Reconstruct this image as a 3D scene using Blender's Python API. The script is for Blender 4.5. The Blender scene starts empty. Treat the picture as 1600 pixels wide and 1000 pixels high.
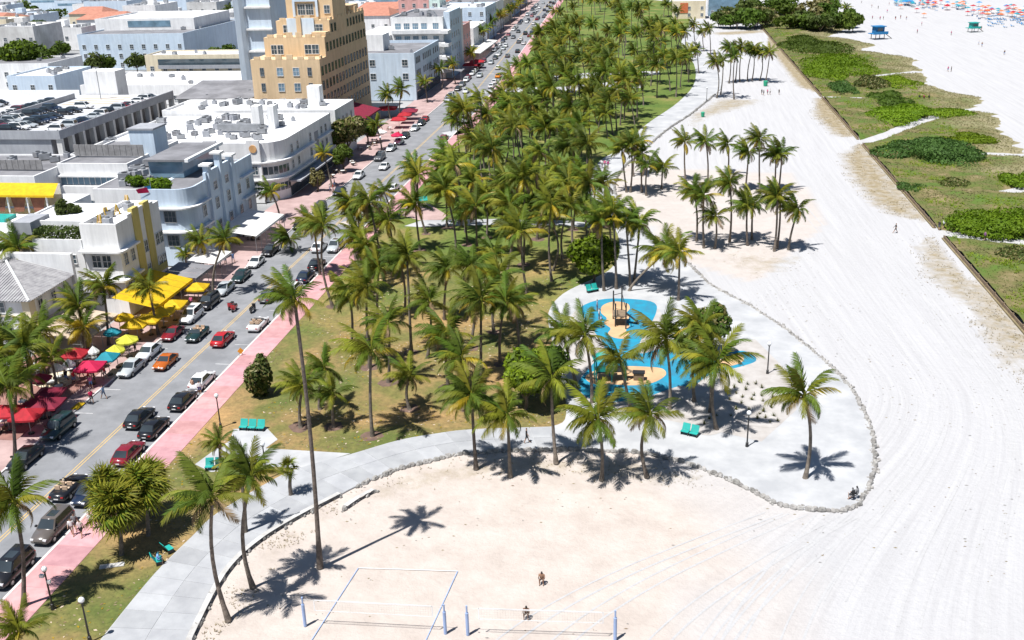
import bpy, math, random
from mathutils import Vector, Matrix, noise
random.seed(7)
R_ = math.radians
sc = bpy.context.scene
col = sc.collection

# ------------------------------------------------------------------ camera
CAM_H, FOC = 50.0, 1600.0
pitch, yaw, roll = R_(21.3), R_(8.5), R_(1.6)
fw = Vector((-math.sin(yaw)*math.cos(pitch), math.cos(yaw)*math.cos(pitch), -math.sin(pitch)))
r0 = Vector((math.cos(yaw), math.sin(yaw), 0)); u0 = r0.cross(fw)
RT = r0*math.cos(roll)-u0*math.sin(roll); UP = u0*math.cos(roll)+r0*math.sin(roll)
cd = bpy.data.cameras.new('camera'); cam = bpy.data.objects.new('camera', cd); col.objects.link(cam)
cd.sensor_width = 36.0; cd.lens = 36.0*FOC/1600.0; cd.clip_end = 5000; cd.clip_start = 1
M = Matrix((RT, UP, -fw)).transposed().to_4x4(); M.translation = (0, 0, CAM_H)
cam.matrix_world = M
sc.camera = cam

# ------------------------------------------------------------------ light
SUN_EL, SHADOW_AZ = 67.0, 39.0
w = bpy.data.worlds.new('World'); sc.world = w; w.use_nodes = True
nt = w.node_tree; nt.nodes.clear()
sky = nt.nodes.new('ShaderNodeTexSky'); sky.sky_type = 'NISHITA'; sky.sun_disc = False
sky.sun_elevation = R_(SUN_EL); sky.sun_rotation = R_(SHADOW_AZ+180); sky.air_density = 1.0; sky.dust_density = 0.3; sky.ozone_density = 3.0
bg = nt.nodes.new('ShaderNodeBackground'); bg.inputs['Strength'].default_value = 0.052
wo = nt.nodes.new('ShaderNodeOutputWorld')
nt.links.new(sky.outputs[0], bg.inputs[0]); nt.links.new(bg.outputs[0], wo.inputs[0])
sd = bpy.data.lights.new('sun', 'SUN'); sd.energy = 5.0; sd.angle = R_(0.5); sd.color = (1, 0.975, 0.94)
sun = bpy.data.objects.new('sun', sd); col.objects.link(sun)
_h = math.cos(R_(SUN_EL)); az = R_(SHADOW_AZ)
sdir = Vector((math.sin(az)*_h, math.cos(az)*_h, -math.sin(R_(SUN_EL))))
sun.rotation_euler = sdir.to_track_quat('-Z', 'Y').to_euler(); sun.location = (0, 0, 200)
vs = sc.view_settings; vs.view_transform = 'Standard'; vs.look = 'None'; vs.exposure = 0.64; vs.gamma = 1.0; vs.use_curve_mapping = False
sc.render.resolution_x, sc.render.resolution_y = 1024, 640
sc.cycles.max_bounces = 6; sc.cycles.transparent_max_bounces = 6; sc.cycles.diffuse_bounces = 2

# ------------------------------------------------------------------ surveying helpers: place on the ground from a sighting
def ray(px, py): return fw*FOC + RT*(px-800) - UP*(py-500)
def G(px, py, z=0.0):
    d = ray(px, py); t = (z-CAM_H)/d.z
    return Vector((d.x*t, d.y*t, z))
def PL(pts, z=0.0): return [tuple(G(*p, z)[:2]) for p in pts]
def inside(x, y, poly):
    c = False; n = len(poly); j = n-1
    for i in range(n):
        xi, yi = poly[i]; xj, yj = poly[j]
        if (yi > y) != (yj > y) and x < (xj-xi)*(y-yi)/(yj-yi)+xi: c = not c
        j = i
    return c
def dist_poly(x, y, pts):
    best = 1e9
    for (x1, y1), (x2, y2) in zip(pts[:-1], pts[1:]):
        dx, dy = x2-x1, y2-y1; L = dx*dx+dy*dy or 1e-9
        t = max(0, min(1, ((x-x1)*dx+(y-y1)*dy)/L))
        best = min(best, math.hypot(x-x1-t*dx, y-y1-t*dy))
    return best

# ------------------------------------------------------------------ materials
def principled(name):
    m = bpy.data.materials.new(name); m.use_nodes = True
    return m, m.node_tree, m.node_tree.nodes['Principled BSDF']
def mat(name, c, rough=0.7, c2=None, scale=0.6, bump=0.0, bscale=None, metal=0.0, spec=None, coord='pos', transl=0.0, rand=0.0, coat=0.0, streak=0.0):
    m, t, b = principled(name); N = t.nodes; L = t.links
    b.inputs['Roughness'].default_value = rough; b.inputs['Metallic'].default_value = metal
    if spec is not None: b.inputs['Specular IOR Level'].default_value = spec
    if coat: b.inputs['Coat Weight'].default_value = coat; b.inputs['Coat Roughness'].default_value = 0.08
    if coord == 'pos': src = N.new('ShaderNodeNewGeometry').outputs['Position']
    else: src = N.new('ShaderNodeTexCoord').outputs['Object']
    c2 = c2 or tuple(x*0.82 for x in c)
    nz = N.new('ShaderNodeTexNoise'); nz.inputs['Scale'].default_value = scale; nz.inputs['Detail'].default_value = 5; nz.inputs['Roughness'].default_value = 0.62
    L.new(src, nz.inputs['Vector'])
    rp = N.new('ShaderNodeValToRGB'); rp.color_ramp.elements[0].position = 0.36; rp.color_ramp.elements[1].position = 0.64
    rp.color_ramp.elements[0].color = (*c2, 1); rp.color_ramp.elements[1].color = (*c, 1)
    L.new(nz.outputs['Fac'], rp.inputs['Fac'])
    out = rp.outputs[0]
    if streak:                                                       # rain streaks and soot, running down walls
        mp = N.new('ShaderNodeMapping'); mp.inputs['Scale'].default_value = (1.3, 1.3, 0.12); L.new(src, mp.inputs['Vector'])
        n3 = N.new('ShaderNodeTexNoise'); n3.inputs['Scale'].default_value = 0.9; n3.inputs['Detail'].default_value = 6; n3.inputs['Roughness'].default_value = 0.7; L.new(mp.outputs[0], n3.inputs['Vector'])
        mr_ = N.new('ShaderNodeMapRange'); mr_.inputs['From Min'].default_value = 0.35; mr_.inputs['From Max'].default_value = 0.62; mr_.inputs['To Min'].default_value = 1-streak; L.new(n3.outputs['Fac'], mr_.inputs['Value'])
        xm = N.new('ShaderNodeMix'); xm.data_type = 'RGBA'; xm.blend_type = 'MULTIPLY'; xm.inputs[0].default_value = 1; L.new(out, xm.inputs[6]); L.new(mr_.outputs[0], xm.inputs[7]); out = xm.outputs[2]
    if rand:
        oi = N.new('ShaderNodeObjectInfo'); hs = N.new('ShaderNodeHueSaturation')
        mr = N.new('ShaderNodeMapRange'); mr.inputs['To Min'].default_value = 1-rand; mr.inputs['To Max'].default_value = 1+rand
        L.new(oi.outputs['Random'], mr.inputs['Value']); L.new(mr.outputs[0], hs.inputs['Value'])
        mr2 = N.new('ShaderNodeMapRange'); mr2.inputs['To Min'].default_value = 0.5-rand*0.06; mr2.inputs['To Max'].default_value = 0.5+rand*0.06
        mm = N.new('ShaderNodeMath'); mm.operation = 'FRACT'; m3 = N.new('ShaderNodeMath'); m3.operation = 'MULTIPLY'; m3.inputs[1].default_value = 7.31
        L.new(oi.outputs['Random'], m3.inputs[0]); L.new(m3.outputs[0], mm.inputs[0]); L.new(mm.outputs[0], mr2.inputs['Value']); L.new(mr2.outputs[0], hs.inputs['Hue'])
        L.new(out, hs.inputs['Color']); out = hs.outputs[0]
    L.new(out, b.inputs['Base Color'])
    if bump:
        n2 = N.new('ShaderNodeTexNoise'); n2.inputs['Scale'].default_value = bscale or scale*6; n2.inputs['Detail'].default_value = 4
        L.new(src, n2.inputs['Vector'])
        bp = N.new('ShaderNodeBump'); bp.inputs['Strength'].default_value = bump; bp.inputs['Distance'].default_value = 0.1
        L.new(n2.outputs['Fac'], bp.inputs['Height']); L.new(bp.outputs[0], b.inputs['Normal'])
    if transl:
        tr = N.new('ShaderNodeBsdfTranslucent'); L.new(out, tr.inputs['Color'])
        mx = N.new('ShaderNodeMixShader'); mx.inputs[0].default_value = transl
        L.new(b.outputs[0], mx.inputs[1]); L.new(tr.outputs[0], mx.inputs[2])
        L.new(mx.outputs[0], N['Material Output'].inputs['Surface'])
    return m
def glass(name, c=(0.03, 0.045, 0.055), rough=0.06):
    m, t, b = principled(name); b.inputs['Base Color'].default_value = (*c, 1); b.inputs['Roughness'].default_value = rough
    b.inputs['Specular IOR Level'].default_value = 0.7
    nz = t.nodes.new('ShaderNodeTexNoise'); nz.inputs['Scale'].default_value = 0.35
    g = t.nodes.new('ShaderNodeNewGeometry'); t.links.new(g.outputs['Position'], nz.inputs['Vector'])
    rp = t.nodes.new('ShaderNodeValToRGB'); rp.color_ramp.elements[0].color = (*[x*0.5 for x in c], 1); rp.color_ramp.elements[1].color = (*[min(1, x*2.6) for x in c], 1)
    t.links.new(nz.outputs['Fac'], rp.inputs[0]); t.links.new(rp.outputs[0], b.inputs['Base Color'])
    return m
MT = {}
def mk(k, *a, **kw): MT[k] = mat(k, *a, **kw)
mk('asphalt', (0.225, 0.23, 0.243), 0.85, (0.165, 0.17, 0.18), 0.3, 0.25, 3.0)
mk('pink_concrete', (0.50, 0.275, 0.285), 0.8, (0.40, 0.20, 0.212), 0.35, 0.15, 4)
mk('pale_pink_concrete', (0.42, 0.30, 0.285), 0.8, (0.30, 0.205, 0.195), 0.3, 0.15, 4)
mk('concrete', (0.425, 0.43, 0.437), 0.8, (0.325, 0.332, 0.345), 0.25, 0.12, 4)
mk('concrete_slab', (0.35, 0.358, 0.37), 0.8, (0.285, 0.292, 0.307), 0.5, 0.12, 4, rand=0.10)
mk('pink_slab', (0.50, 0.275, 0.285), 0.8, (0.41, 0.21, 0.222), 0.8, 0.15, 4, rand=0.16)
mk('kerb', (0.62, 0.57, 0.55), 0.8, None, 1.0)
mk('yellow_paint', (0.56, 0.37, 0.12), 0.7, (0.42, 0.31, 0.15), 1.2)
mk('white_paint', (0.6, 0.6, 0.6), 0.7, (0.42, 0.42, 0.42), 1.2)
mk('city_ground', (0.36, 0.36, 0.36), 0.9, (0.22, 0.225, 0.23), 0.06)
mk('stone', (0.33, 0.32, 0.305), 0.95, (0.19, 0.18, 0.168), 1.8, 0.8, 5, rand=0.25)
mk('wall_cap', (0.50, 0.495, 0.485), 0.9, (0.34, 0.33, 0.315), 0.7, 0.3)
mk('stucco_white', (0.83, 0.83, 0.825), 0.85, (0.70, 0.70, 0.70), 0.18, 0.05, 6, streak=0.16)
mk('stucco_dirty', (0.68, 0.675, 0.66), 0.85, (0.50, 0.49, 0.475), 0.2, 0.05, 6, streak=0.16)
mk('stucco_blue', (0.60, 0.70, 0.80), 0.85, (0.52, 0.62, 0.73), 0.18, 0.05, 6, streak=0.16)  # pale blue paint, made bluer to carry the sky tint of shaded walls
mk('stucco_grey', (0.36, 0.375, 0.40), 0.85, (0.29, 0.30, 0.33), 0.2, streak=0.16)
mk('stucco_tan', (0.69, 0.51, 0.315), 0.85, (0.62, 0.45, 0.27), 0.14, 0.06, 5, streak=0.16)
mk('stucco_cream', (0.72, 0.64, 0.47), 0.85, (0.64, 0.55, 0.40), 0.2, streak=0.16)
mk('stucco_yellow', (0.58, 0.48, 0.16), 0.85, (0.5, 0.41, 0.13), 0.3, streak=0.16)
mk('stucco_pink', (0.66, 0.36, 0.33), 0.85, (0.58, 0.31, 0.28), 0.2, streak=0.16)
mk('stucco_pale_green', (0.60, 0.72, 0.66), 0.85, (0.53, 0.65, 0.6), 0.2, streak=0.16)
mk('roof_white', (0.80, 0.80, 0.80), 0.8, (0.50, 0.505, 0.515), 0.16, 0.1, 2)
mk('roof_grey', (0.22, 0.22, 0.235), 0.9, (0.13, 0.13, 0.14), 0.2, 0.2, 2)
mk('roof_tile_grey', (0.34, 0.335, 0.34), 0.85, (0.22, 0.215, 0.225), 0.9, 0.3, 4)
mk('roof_terracotta', (0.43, 0.19, 0.13), 0.85, (0.33, 0.14, 0.095), 0.6, 0.3, 4)
mk('deck_grey', (0.52, 0.53, 0.55), 0.85, (0.40, 0.41, 0.43), 0.15)
mk('timber_grey', (0.27, 0.265, 0.265), 0.85, (0.19, 0.185, 0.185), 1.2)
mk('timber_brown', (0.22, 0.16, 0.10), 0.85, (0.14, 0.10, 0.07), 1.5)
mk('metal_grey', (0.36, 0.37, 0.39), 0.5, (0.26, 0.27, 0.28), 1.0, metal=0.4)
mk('metal_dark', (0.022, 0.022, 0.024), 0.45, None, 2.0)
mk('frame_white', (0.7, 0.7, 0.7), 0.6)
mk('teal_paint', (0.015, 0.34, 0.30), 0.5, (0.012, 0.27, 0.24), 1.0)
mk('green_paint', (0.02, 0.34, 0.19), 0.5)
mk('fabric_red', (0.47, 0.016, 0.03), 0.8, (0.34, 0.012, 0.022), 1.6, transl=0.25)
mk('fabric_pink_red', (0.60, 0.01, 0.08), 0.8, (0.47, 0.01, 0.06), 1.6, transl=0.25)
mk('fabric_maroon', (0.24, 0.012, 0.036), 0.85, (0.17, 0.01, 0.035), 1.6, transl=0.15)
mk('fabric_yellow', (0.74, 0.50, 0.005), 0.8, (0.60, 0.38, 0.005), 1.6, transl=0.25)
mk('fabric_lime', (0.66, 0.66, 0.06), 0.8, None, 0.8, transl=0.25)
mk('fabric_teal', (0.01, 0.26, 0.34), 0.8, None, 0.8, transl=0.2)
mk('fabric_white', (0.8, 0.8, 0.78), 0.8, (0.7, 0.7, 0.68), 0.8, transl=0.25)
mk('fabric_beige', (0.62, 0.50, 0.38), 0.85, (0.5, 0.4, 0.3), 0.8, transl=0.15)
mk('fabric_orange', (0.72, 0.20, 0.08), 0.8, None, 0.8, transl=0.25)
mk('fabric_blue', (0.03, 0.24, 0.52), 0.8, None, 0.8, transl=0.25)
mk('fabric_terracotta', (0.22, 0.085, 0.05), 0.9, (0.14, 0.055, 0.035), 1.5)
mk('rubber_blue', (0.004, 0.235, 0.37), 0.85, (0.02, 0.17, 0.27), 0.7, 0.1, 6)
mk('rubber_peach', (0.56, 0.36, 0.20), 0.85, (0.42, 0.27, 0.15), 0.4, 0.1, 6)
mk('gravel_bed', (0.42, 0.40, 0.385), 0.9, (0.34, 0.315, 0.295), 0.5, 0.3, 8)
mk('trunk_palm', (0.20, 0.165, 0.135), 0.95, (0.10, 0.082, 0.068), 2.5, 0.6, 8, coord='obj', rand=0.2)
mk('bark', (0.15, 0.115, 0.09), 0.95, (0.08, 0.06, 0.045), 2.5, 0.6, 8, coord='obj')
mk('frond_green', (0.10, 0.145, 0.014), 0.6, (0.06, 0.095, 0.01), 0.8, spec=0.2, transl=0.3, rand=0.35, coord='obj')
mk('frond_olive', (0.20, 0.205, 0.018), 0.6, (0.125, 0.14, 0.013), 0.8, spec=0.2, transl=0.3, rand=0.35, coord='obj')
mk('frond_yellow', (0.42, 0.30, 0.012), 0.5, (0.26, 0.21, 0.012), 0.8, transl=0.3, rand=0.2, coord='obj')
mk('frond_dead', (0.24, 0.165, 0.085), 0.8, (0.15, 0.10, 0.05), 0.8, transl=0.2, coord='obj')
mk('coconut', (0.22, 0.20, 0.05), 0.6, (0.30, 0.2, 0.05), 2, coord='obj')
mk('leaf_mid', (0.095, 0.145, 0.018), 0.6, (0.055, 0.095, 0.011), 0.5, spec=0.2, transl=0.35, rand=0.2)
mk('leaf_bright', (0.175, 0.26, 0.012), 0.6, (0.115, 0.19, 0.009), 0.3, spec=0.2, transl=0.38, rand=0.15)
mk('leaf_dark', (0.085, 0.115, 0.024), 0.6, (0.048, 0.072, 0.015), 0.5, spec=0.2, transl=0.3, rand=0.15)
mk('leaf_blue', (0.085, 0.165, 0.035), 0.6, (0.05, 0.105, 0.022), 0.3, spec=0.2, transl=0.35)
mk('leaf_tan', (0.20, 0.175, 0.055), 0.6, (0.12, 0.11, 0.035), 0.8, transl=0.2)
mk('sea_oats', (0.215, 0.19, 0.085), 0.8, (0.135, 0.135, 0.045), 0.12, transl=0.2)
mk('dune_green', (0.125, 0.15, 0.028), 0.7, (0.085, 0.12, 0.018), 0.3, transl=0.2)
mk('dry_grass', (0.30, 0.24, 0.14), 0.85, (0.20, 0.165, 0.085), 0.4, transl=0.2)
mk('sea', (0.03, 0.22, 0.30), 0.15, (0.05, 0.30, 0.36), 0.03, 0.2, 0.8)
mk('net_blue', (0.30, 0.40, 0.62), 0.7)
mk('net_white', (0.78, 0.78, 0.78), 0.7)
mk('net_cord', (0.55, 0.53, 0.5), 0.8)
mk('soil', (0.16, 0.10, 0.075), 0.95, (0.10, 0.065, 0.05), 1.2)
mk('terracotta_disc', (0.62, 0.36, 0.16), 0.7, (0.5, 0.27, 0.11), 0.8)
mk('tyre', (0.012, 0.012, 0.013), 0.85)
mk('rim', (0.35, 0.35, 0.36), 0.35, metal=0.8)
mk('seat_tan', (0.5, 0.36, 0.25), 0.6)
mk('brick_terrace', (0.30, 0.155, 0.125), 0.85, (0.20, 0.10, 0.085), 0.6)
MT['glass'] = glass('glass'); MT['glass_blue'] = glass('glass_blue', (0.10, 0.16, 0.21), 0.1)
MT['car_glass'] = glass('car_glass', (0.02, 0.026, 0.03), 0.03)
def emissive_free_lamp(name, c):
    m, t, b = principled(name); b.inputs['Base Color'].default_value = (*c, 1); b.inputs['Roughness'].default_value = 0.15; return m
MT['headlight'] = emissive_free_lamp('headlight', (0.8, 0.8, 0.82)); MT['taillight'] = emissive_free_lamp('taillight', (0.35, 0.01, 0.01))
MT['globe'] = emissive_free_lamp('globe', (0.7, 0.72, 0.74)); MT['yellow_lamp'] = emissive_free_lamp('yellow_lamp', (0.8, 0.35, 0.02))
PAINT = {}
def paint(c):
    k = tuple(c)
    if k not in PAINT:
        PAINT[k] = mat('car_paint', c, 0.3, tuple(x*0.9 for x in c), 1.5, coat=0.6)
    return PAINT[k]
CLOTH = {}
def cloth(c):
    k = tuple(c)
    if k not in CLOTH: CLOTH[k] = mat('cloth', c, 0.85, None, 3.0, coord='obj')
    return CLOTH[k]

# lawn: dry, olive and green areas mixed, greener further north
def lawn_mat():
    m, t, b = principled('lawn'); N = t.nodes; L = t.links
    g = N.new('ShaderNodeNewGeometry'); b.inputs['Roughness'].default_value = 0.95
    def nz(s, d=5, r=0.6):
        n = N.new('ShaderNodeTexNoise'); n.inputs['Scale'].default_value = s; n.inputs['Detail'].default_value = d; n.inputs['Roughness'].default_value = r
        L.new(g.outputs['Position'], n.inputs['Vector']); return n.outputs['Fac']
    def ramp(fac, stops):
        r = N.new('ShaderNodeValToRGB'); e = r.color_ramp.elements
        while len(e) < len(stops): e.new(0.5)
        for q, (p, c) in zip(e, stops): q.position = p; q.color = (*c, 1)
        L.new(fac, r.inputs[0]); return r.outputs[0]
    def mix(f, a, c):
        x = N.new('ShaderNodeMix'); x.data_type = 'RGBA'
        if isinstance(f, float): x.inputs[0].default_value = f
        else: L.new(f, x.inputs[0])
        L.new(a, x.inputs[6]); L.new(c, x.inputs[7]); return x.outputs[2]
    dry = ramp(nz(0.09), [(0.36, (0.095, 0.12, 0.024)), (0.46, (0.155, 0.142, 0.042)), (0.54, (0.24, 0.17, 0.068)), (0.66, (0.35, 0.22, 0.092))])
    grn = ramp(nz(0.08), [(0.36, (0.07, 0.125, 0.014)), (0.56, (0.12, 0.16, 0.026)), (0.7, (0.215, 0.185, 0.06))])
    sx = N.new('ShaderNodeSeparateXYZ'); L.new(g.outputs['Position'], sx.inputs[0])
    mr = N.new('ShaderNodeMapRange'); mr.inputs['From Min'].default_value = 118; mr.inputs['From Max'].default_value = 172
    ad = N.new('ShaderNodeMath'); ad.operation = 'MULTIPLY_ADD'; ad.inputs[1].default_value = 120; L.new(nz(0.05, 3), ad.inputs[0]); L.new(sx.outputs['Y'], ad.inputs[2])
    a2 = N.new('ShaderNodeMath'); a2.operation = 'SUBTRACT'; a2.inputs[1].default_value = 60; L.new(ad.outputs[0], a2.inputs[0]); L.new(a2.outputs[0], mr.inputs['Value'])
    c = mix(mr.outputs[0], dry, grn)
    fine = ramp(nz(1.6, 6, 0.75), [(0.3, (0.62, 0.62, 0.6)), (0.7, (1.25, 1.22, 1.18))])
    x = N.new('ShaderNodeMix'); x.data_type = 'RGBA'; x.blend_type = 'MULTIPLY'; x.inputs[0].default_value = 1; L.new(c, x.inputs[6]); L.new(fine, x.inputs[7])
    L.new(x.outputs[2], b.inputs['Base Color'])
    bp = N.new('ShaderNodeBump'); bp.inputs['Strength'].default_value = 0.6; bp.inputs['Distance'].default_value = 0.15; L.new(nz(2.5), bp.inputs['Height']); L.new(bp.outputs[0], b.inputs['Normal'])
    return m
MT['lawn'] = lawn_mat()
# sand: warm and cool areas, scrub stained fringe (mesh attributes), fine ripple relief
def sand_mat(name, track=False):
    m, t, b = principled(name); N = t.nodes; L = t.links
    g = N.new('ShaderNodeNewGeometry'); b.inputs['Roughness'].default_value = 0.95; b.inputs['Specular IOR Level'].default_value = 0.2
    def nz(s, d=5, r=0.6, vec=None):
        n = N.new('ShaderNodeTexNoise'); n.inputs['Scale'].default_value = s; n.inputs['Detail'].default_value = d; n.inputs['Roughness'].default_value = r
        L.new(vec or g.outputs['Position'], n.inputs['Vector']); return n.outputs['Fac']
    def ramp(fac, stops):
        r = N.new('ShaderNodeValToRGB'); e = r.color_ramp.elements
        while len(e) < len(stops): e.new(0.5)
        for q, (p, c) in zip(e, stops): q.position = p; q.color = (*c, 1)
        L.new(fac, r.inputs[0]); return r.outputs[0]
    def mix(f, a, c, bt='MIX'):
        x = N.new('ShaderNodeMix'); x.data_type = 'RGBA'; x.blend_type = bt
        if isinstance(f, float): x.inputs[0].default_value = f
        else: L.new(f, x.inputs[0])
        L.new(a, x.inputs[6]); L.new(c, x.inputs[7]); return x.outputs[2]
    mp = N.new('ShaderNodeMapping'); mp.inputs['Scale'].default_value = (1.0, 0.09, 1); mp.inputs['Rotation'].default_value = (0, 0, R_(-6)); L.new(g.outputs['Position'], mp.inputs['Vector'])
    warm = ramp(nz(0.3, 8, 0.7), [(0.3, (0.385, 0.334, 0.298)), (0.5, (0.445, 0.393, 0.354)), (0.7, (0.49, 0.446, 0.408))])
    fa = N.new('ShaderNodeAttribute'); fa.attribute_name = 'flow'; sy = N.new('ShaderNodeSeparateXYZ'); L.new(g.outputs['Position'], sy.inputs[0])
    cx_ = N.new('ShaderNodeCombineXYZ'); fm = N.new('ShaderNodeMath'); fm.operation = 'MULTIPLY'; fm.inputs[1].default_value = 34; L.new(fa.outputs['Fac'], fm.inputs[0])
    fy = N.new('ShaderNodeMath'); fy.operation = 'MULTIPLY'; fy.inputs[1].default_value = 0.035; L.new(sy.outputs['Y'], fy.inputs[0]); L.new(fm.outputs[0], cx_.inputs[0]); L.new(fy.outputs[0], cx_.inputs[1])
    cool = ramp(nz(1.0, 8, 0.78, cx_.outputs[0]), [(0.3, (0.355, 0.351, 0.357)), (0.5, (0.405, 0.402, 0.408)), (0.72, (0.45, 0.448, 0.453))])
    if track:
        c = ramp(nz(0.5, 6, 0.7), [(0.3, (0.385, 0.383, 0.387)), (0.7, (0.43, 0.428, 0.432))])
    else:
        a1 = N.new('ShaderNodeAttribute'); a1.attribute_name = 'cool'
        a2 = N.new('ShaderNodeAttribute'); a2.attribute_name = 'scrub'
        c = mix(a1.outputs['Fac'], warm, cool)
        sc_c = ramp(nz(0.8, 5, 0.7), [(0.3, (0.19, 0.155, 0.085)), (0.55, (0.285, 0.235, 0.155)), (0.75, (0.39, 0.35, 0.29))])
        mm = N.new('ShaderNodeMath'); mm.operation = 'MULTIPLY_ADD'; mm.inputs[1].default_value = 1.6; L.new(nz(0.45, 7, 0.75), mm.inputs[0]); mm.inputs[2].default_value = -0.85
        m2 = N.new('ShaderNodeMath'); m2.operation = 'ADD'; L.new(mm.outputs[0], m2.inputs[0]); L.new(a2.outputs['Fac'], m2.inputs[1])
        mr = N.new('ShaderNodeMapRange'); mr.inputs['From Min'].default_value = 0.15; mr.inputs['From Max'].default_value = 0.86; L.new(m2.outputs[0], mr.inputs['Value'])
        m3 = N.new('ShaderNodeMath'); m3.operation = 'MULTIPLY'; L.new(mr.outputs[0], m3.inputs[0])
        mr3 = N.new('ShaderNodeMapRange'); mr3.inputs['From Max'].default_value = 0.25; L.new(a2.outputs['Fac'], mr3.inputs['Value']); L.new(mr3.outputs[0], m3.inputs[1])
        c = mix(m3.outputs[0], c, sc_c)
    L.new(c, b.inputs['Base Color'])
    bp = N.new('ShaderNodeBump'); bp.inputs['Strength'].default_value = 0.75; bp.inputs['Distance'].default_value = 0.14
    vo = N.new('ShaderNodeTexVoronoi'); vo.inputs['Scale'].default_value = 1.3; L.new(g.outputs['Position'], vo.inputs['Vector'])
    ah = N.new('ShaderNodeMath'); ah.operation = 'MULTIPLY_ADD'; ah.inputs[1].default_value = 0.35; L.new(vo.outputs['Distance'], ah.inputs[0]); L.new(nz(2.2, 6, 0.7), ah.inputs[2])
    L.new(ah.outputs[0], bp.inputs['Height']); L.new(bp.outputs[0], b.inputs['Normal'])
    return m
MT['sand'] = sand_mat('sand'); MT['sand_track'] = sand_mat('sand_track', True)
def dune_mat():
    m, t, b = principled('dune_cover'); N = t.nodes; L = t.links
    g = N.new('ShaderNodeNewGeometry'); b.inputs['Roughness'].default_value = 0.95
    def ramp(s, stops, d=6):
        n = N.new('ShaderNodeTexNoise'); n.inputs['Scale'].default_value = s; n.inputs['Detail'].default_value = d; n.inputs['Roughness'].default_value = 0.68
        L.new(g.outputs['Position'], n.inputs['Vector'])
        r = N.new('ShaderNodeValToRGB'); e = r.color_ramp.elements
        while len(e) < len(stops): e.new(0.5)
        for q, (p, c) in zip(e, stops): q.position = p; q.color = (*c, 1)
        L.new(n.outputs['Fac'], r.inputs[0]); return r.outputs[0]
    a = ramp(0.17, [(0.36, (0.07, 0.125, 0.012)), (0.48, (0.095, 0.105, 0.022)), (0.58, (0.145, 0.12, 0.046)), (0.7, (0.24, 0.19, 0.10))])
    tan = ramp(0.4, [(0.3, (0.17, 0.155, 0.07)), (0.7, (0.29, 0.25, 0.155))])
    at = N.new('ShaderNodeAttribute'); at.attribute_name = 'dry'
    x = N.new('ShaderNodeMix'); x.data_type = 'RGBA'; L.new(at.outputs['Fac'], x.inputs[0]); L.new(a, x.inputs[6]); L.new(tan, x.inputs[7])
    L.new(x.outputs[2], b.inputs['Base Color'])
    return m
MT['dune_cover'] = dune_mat()

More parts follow.
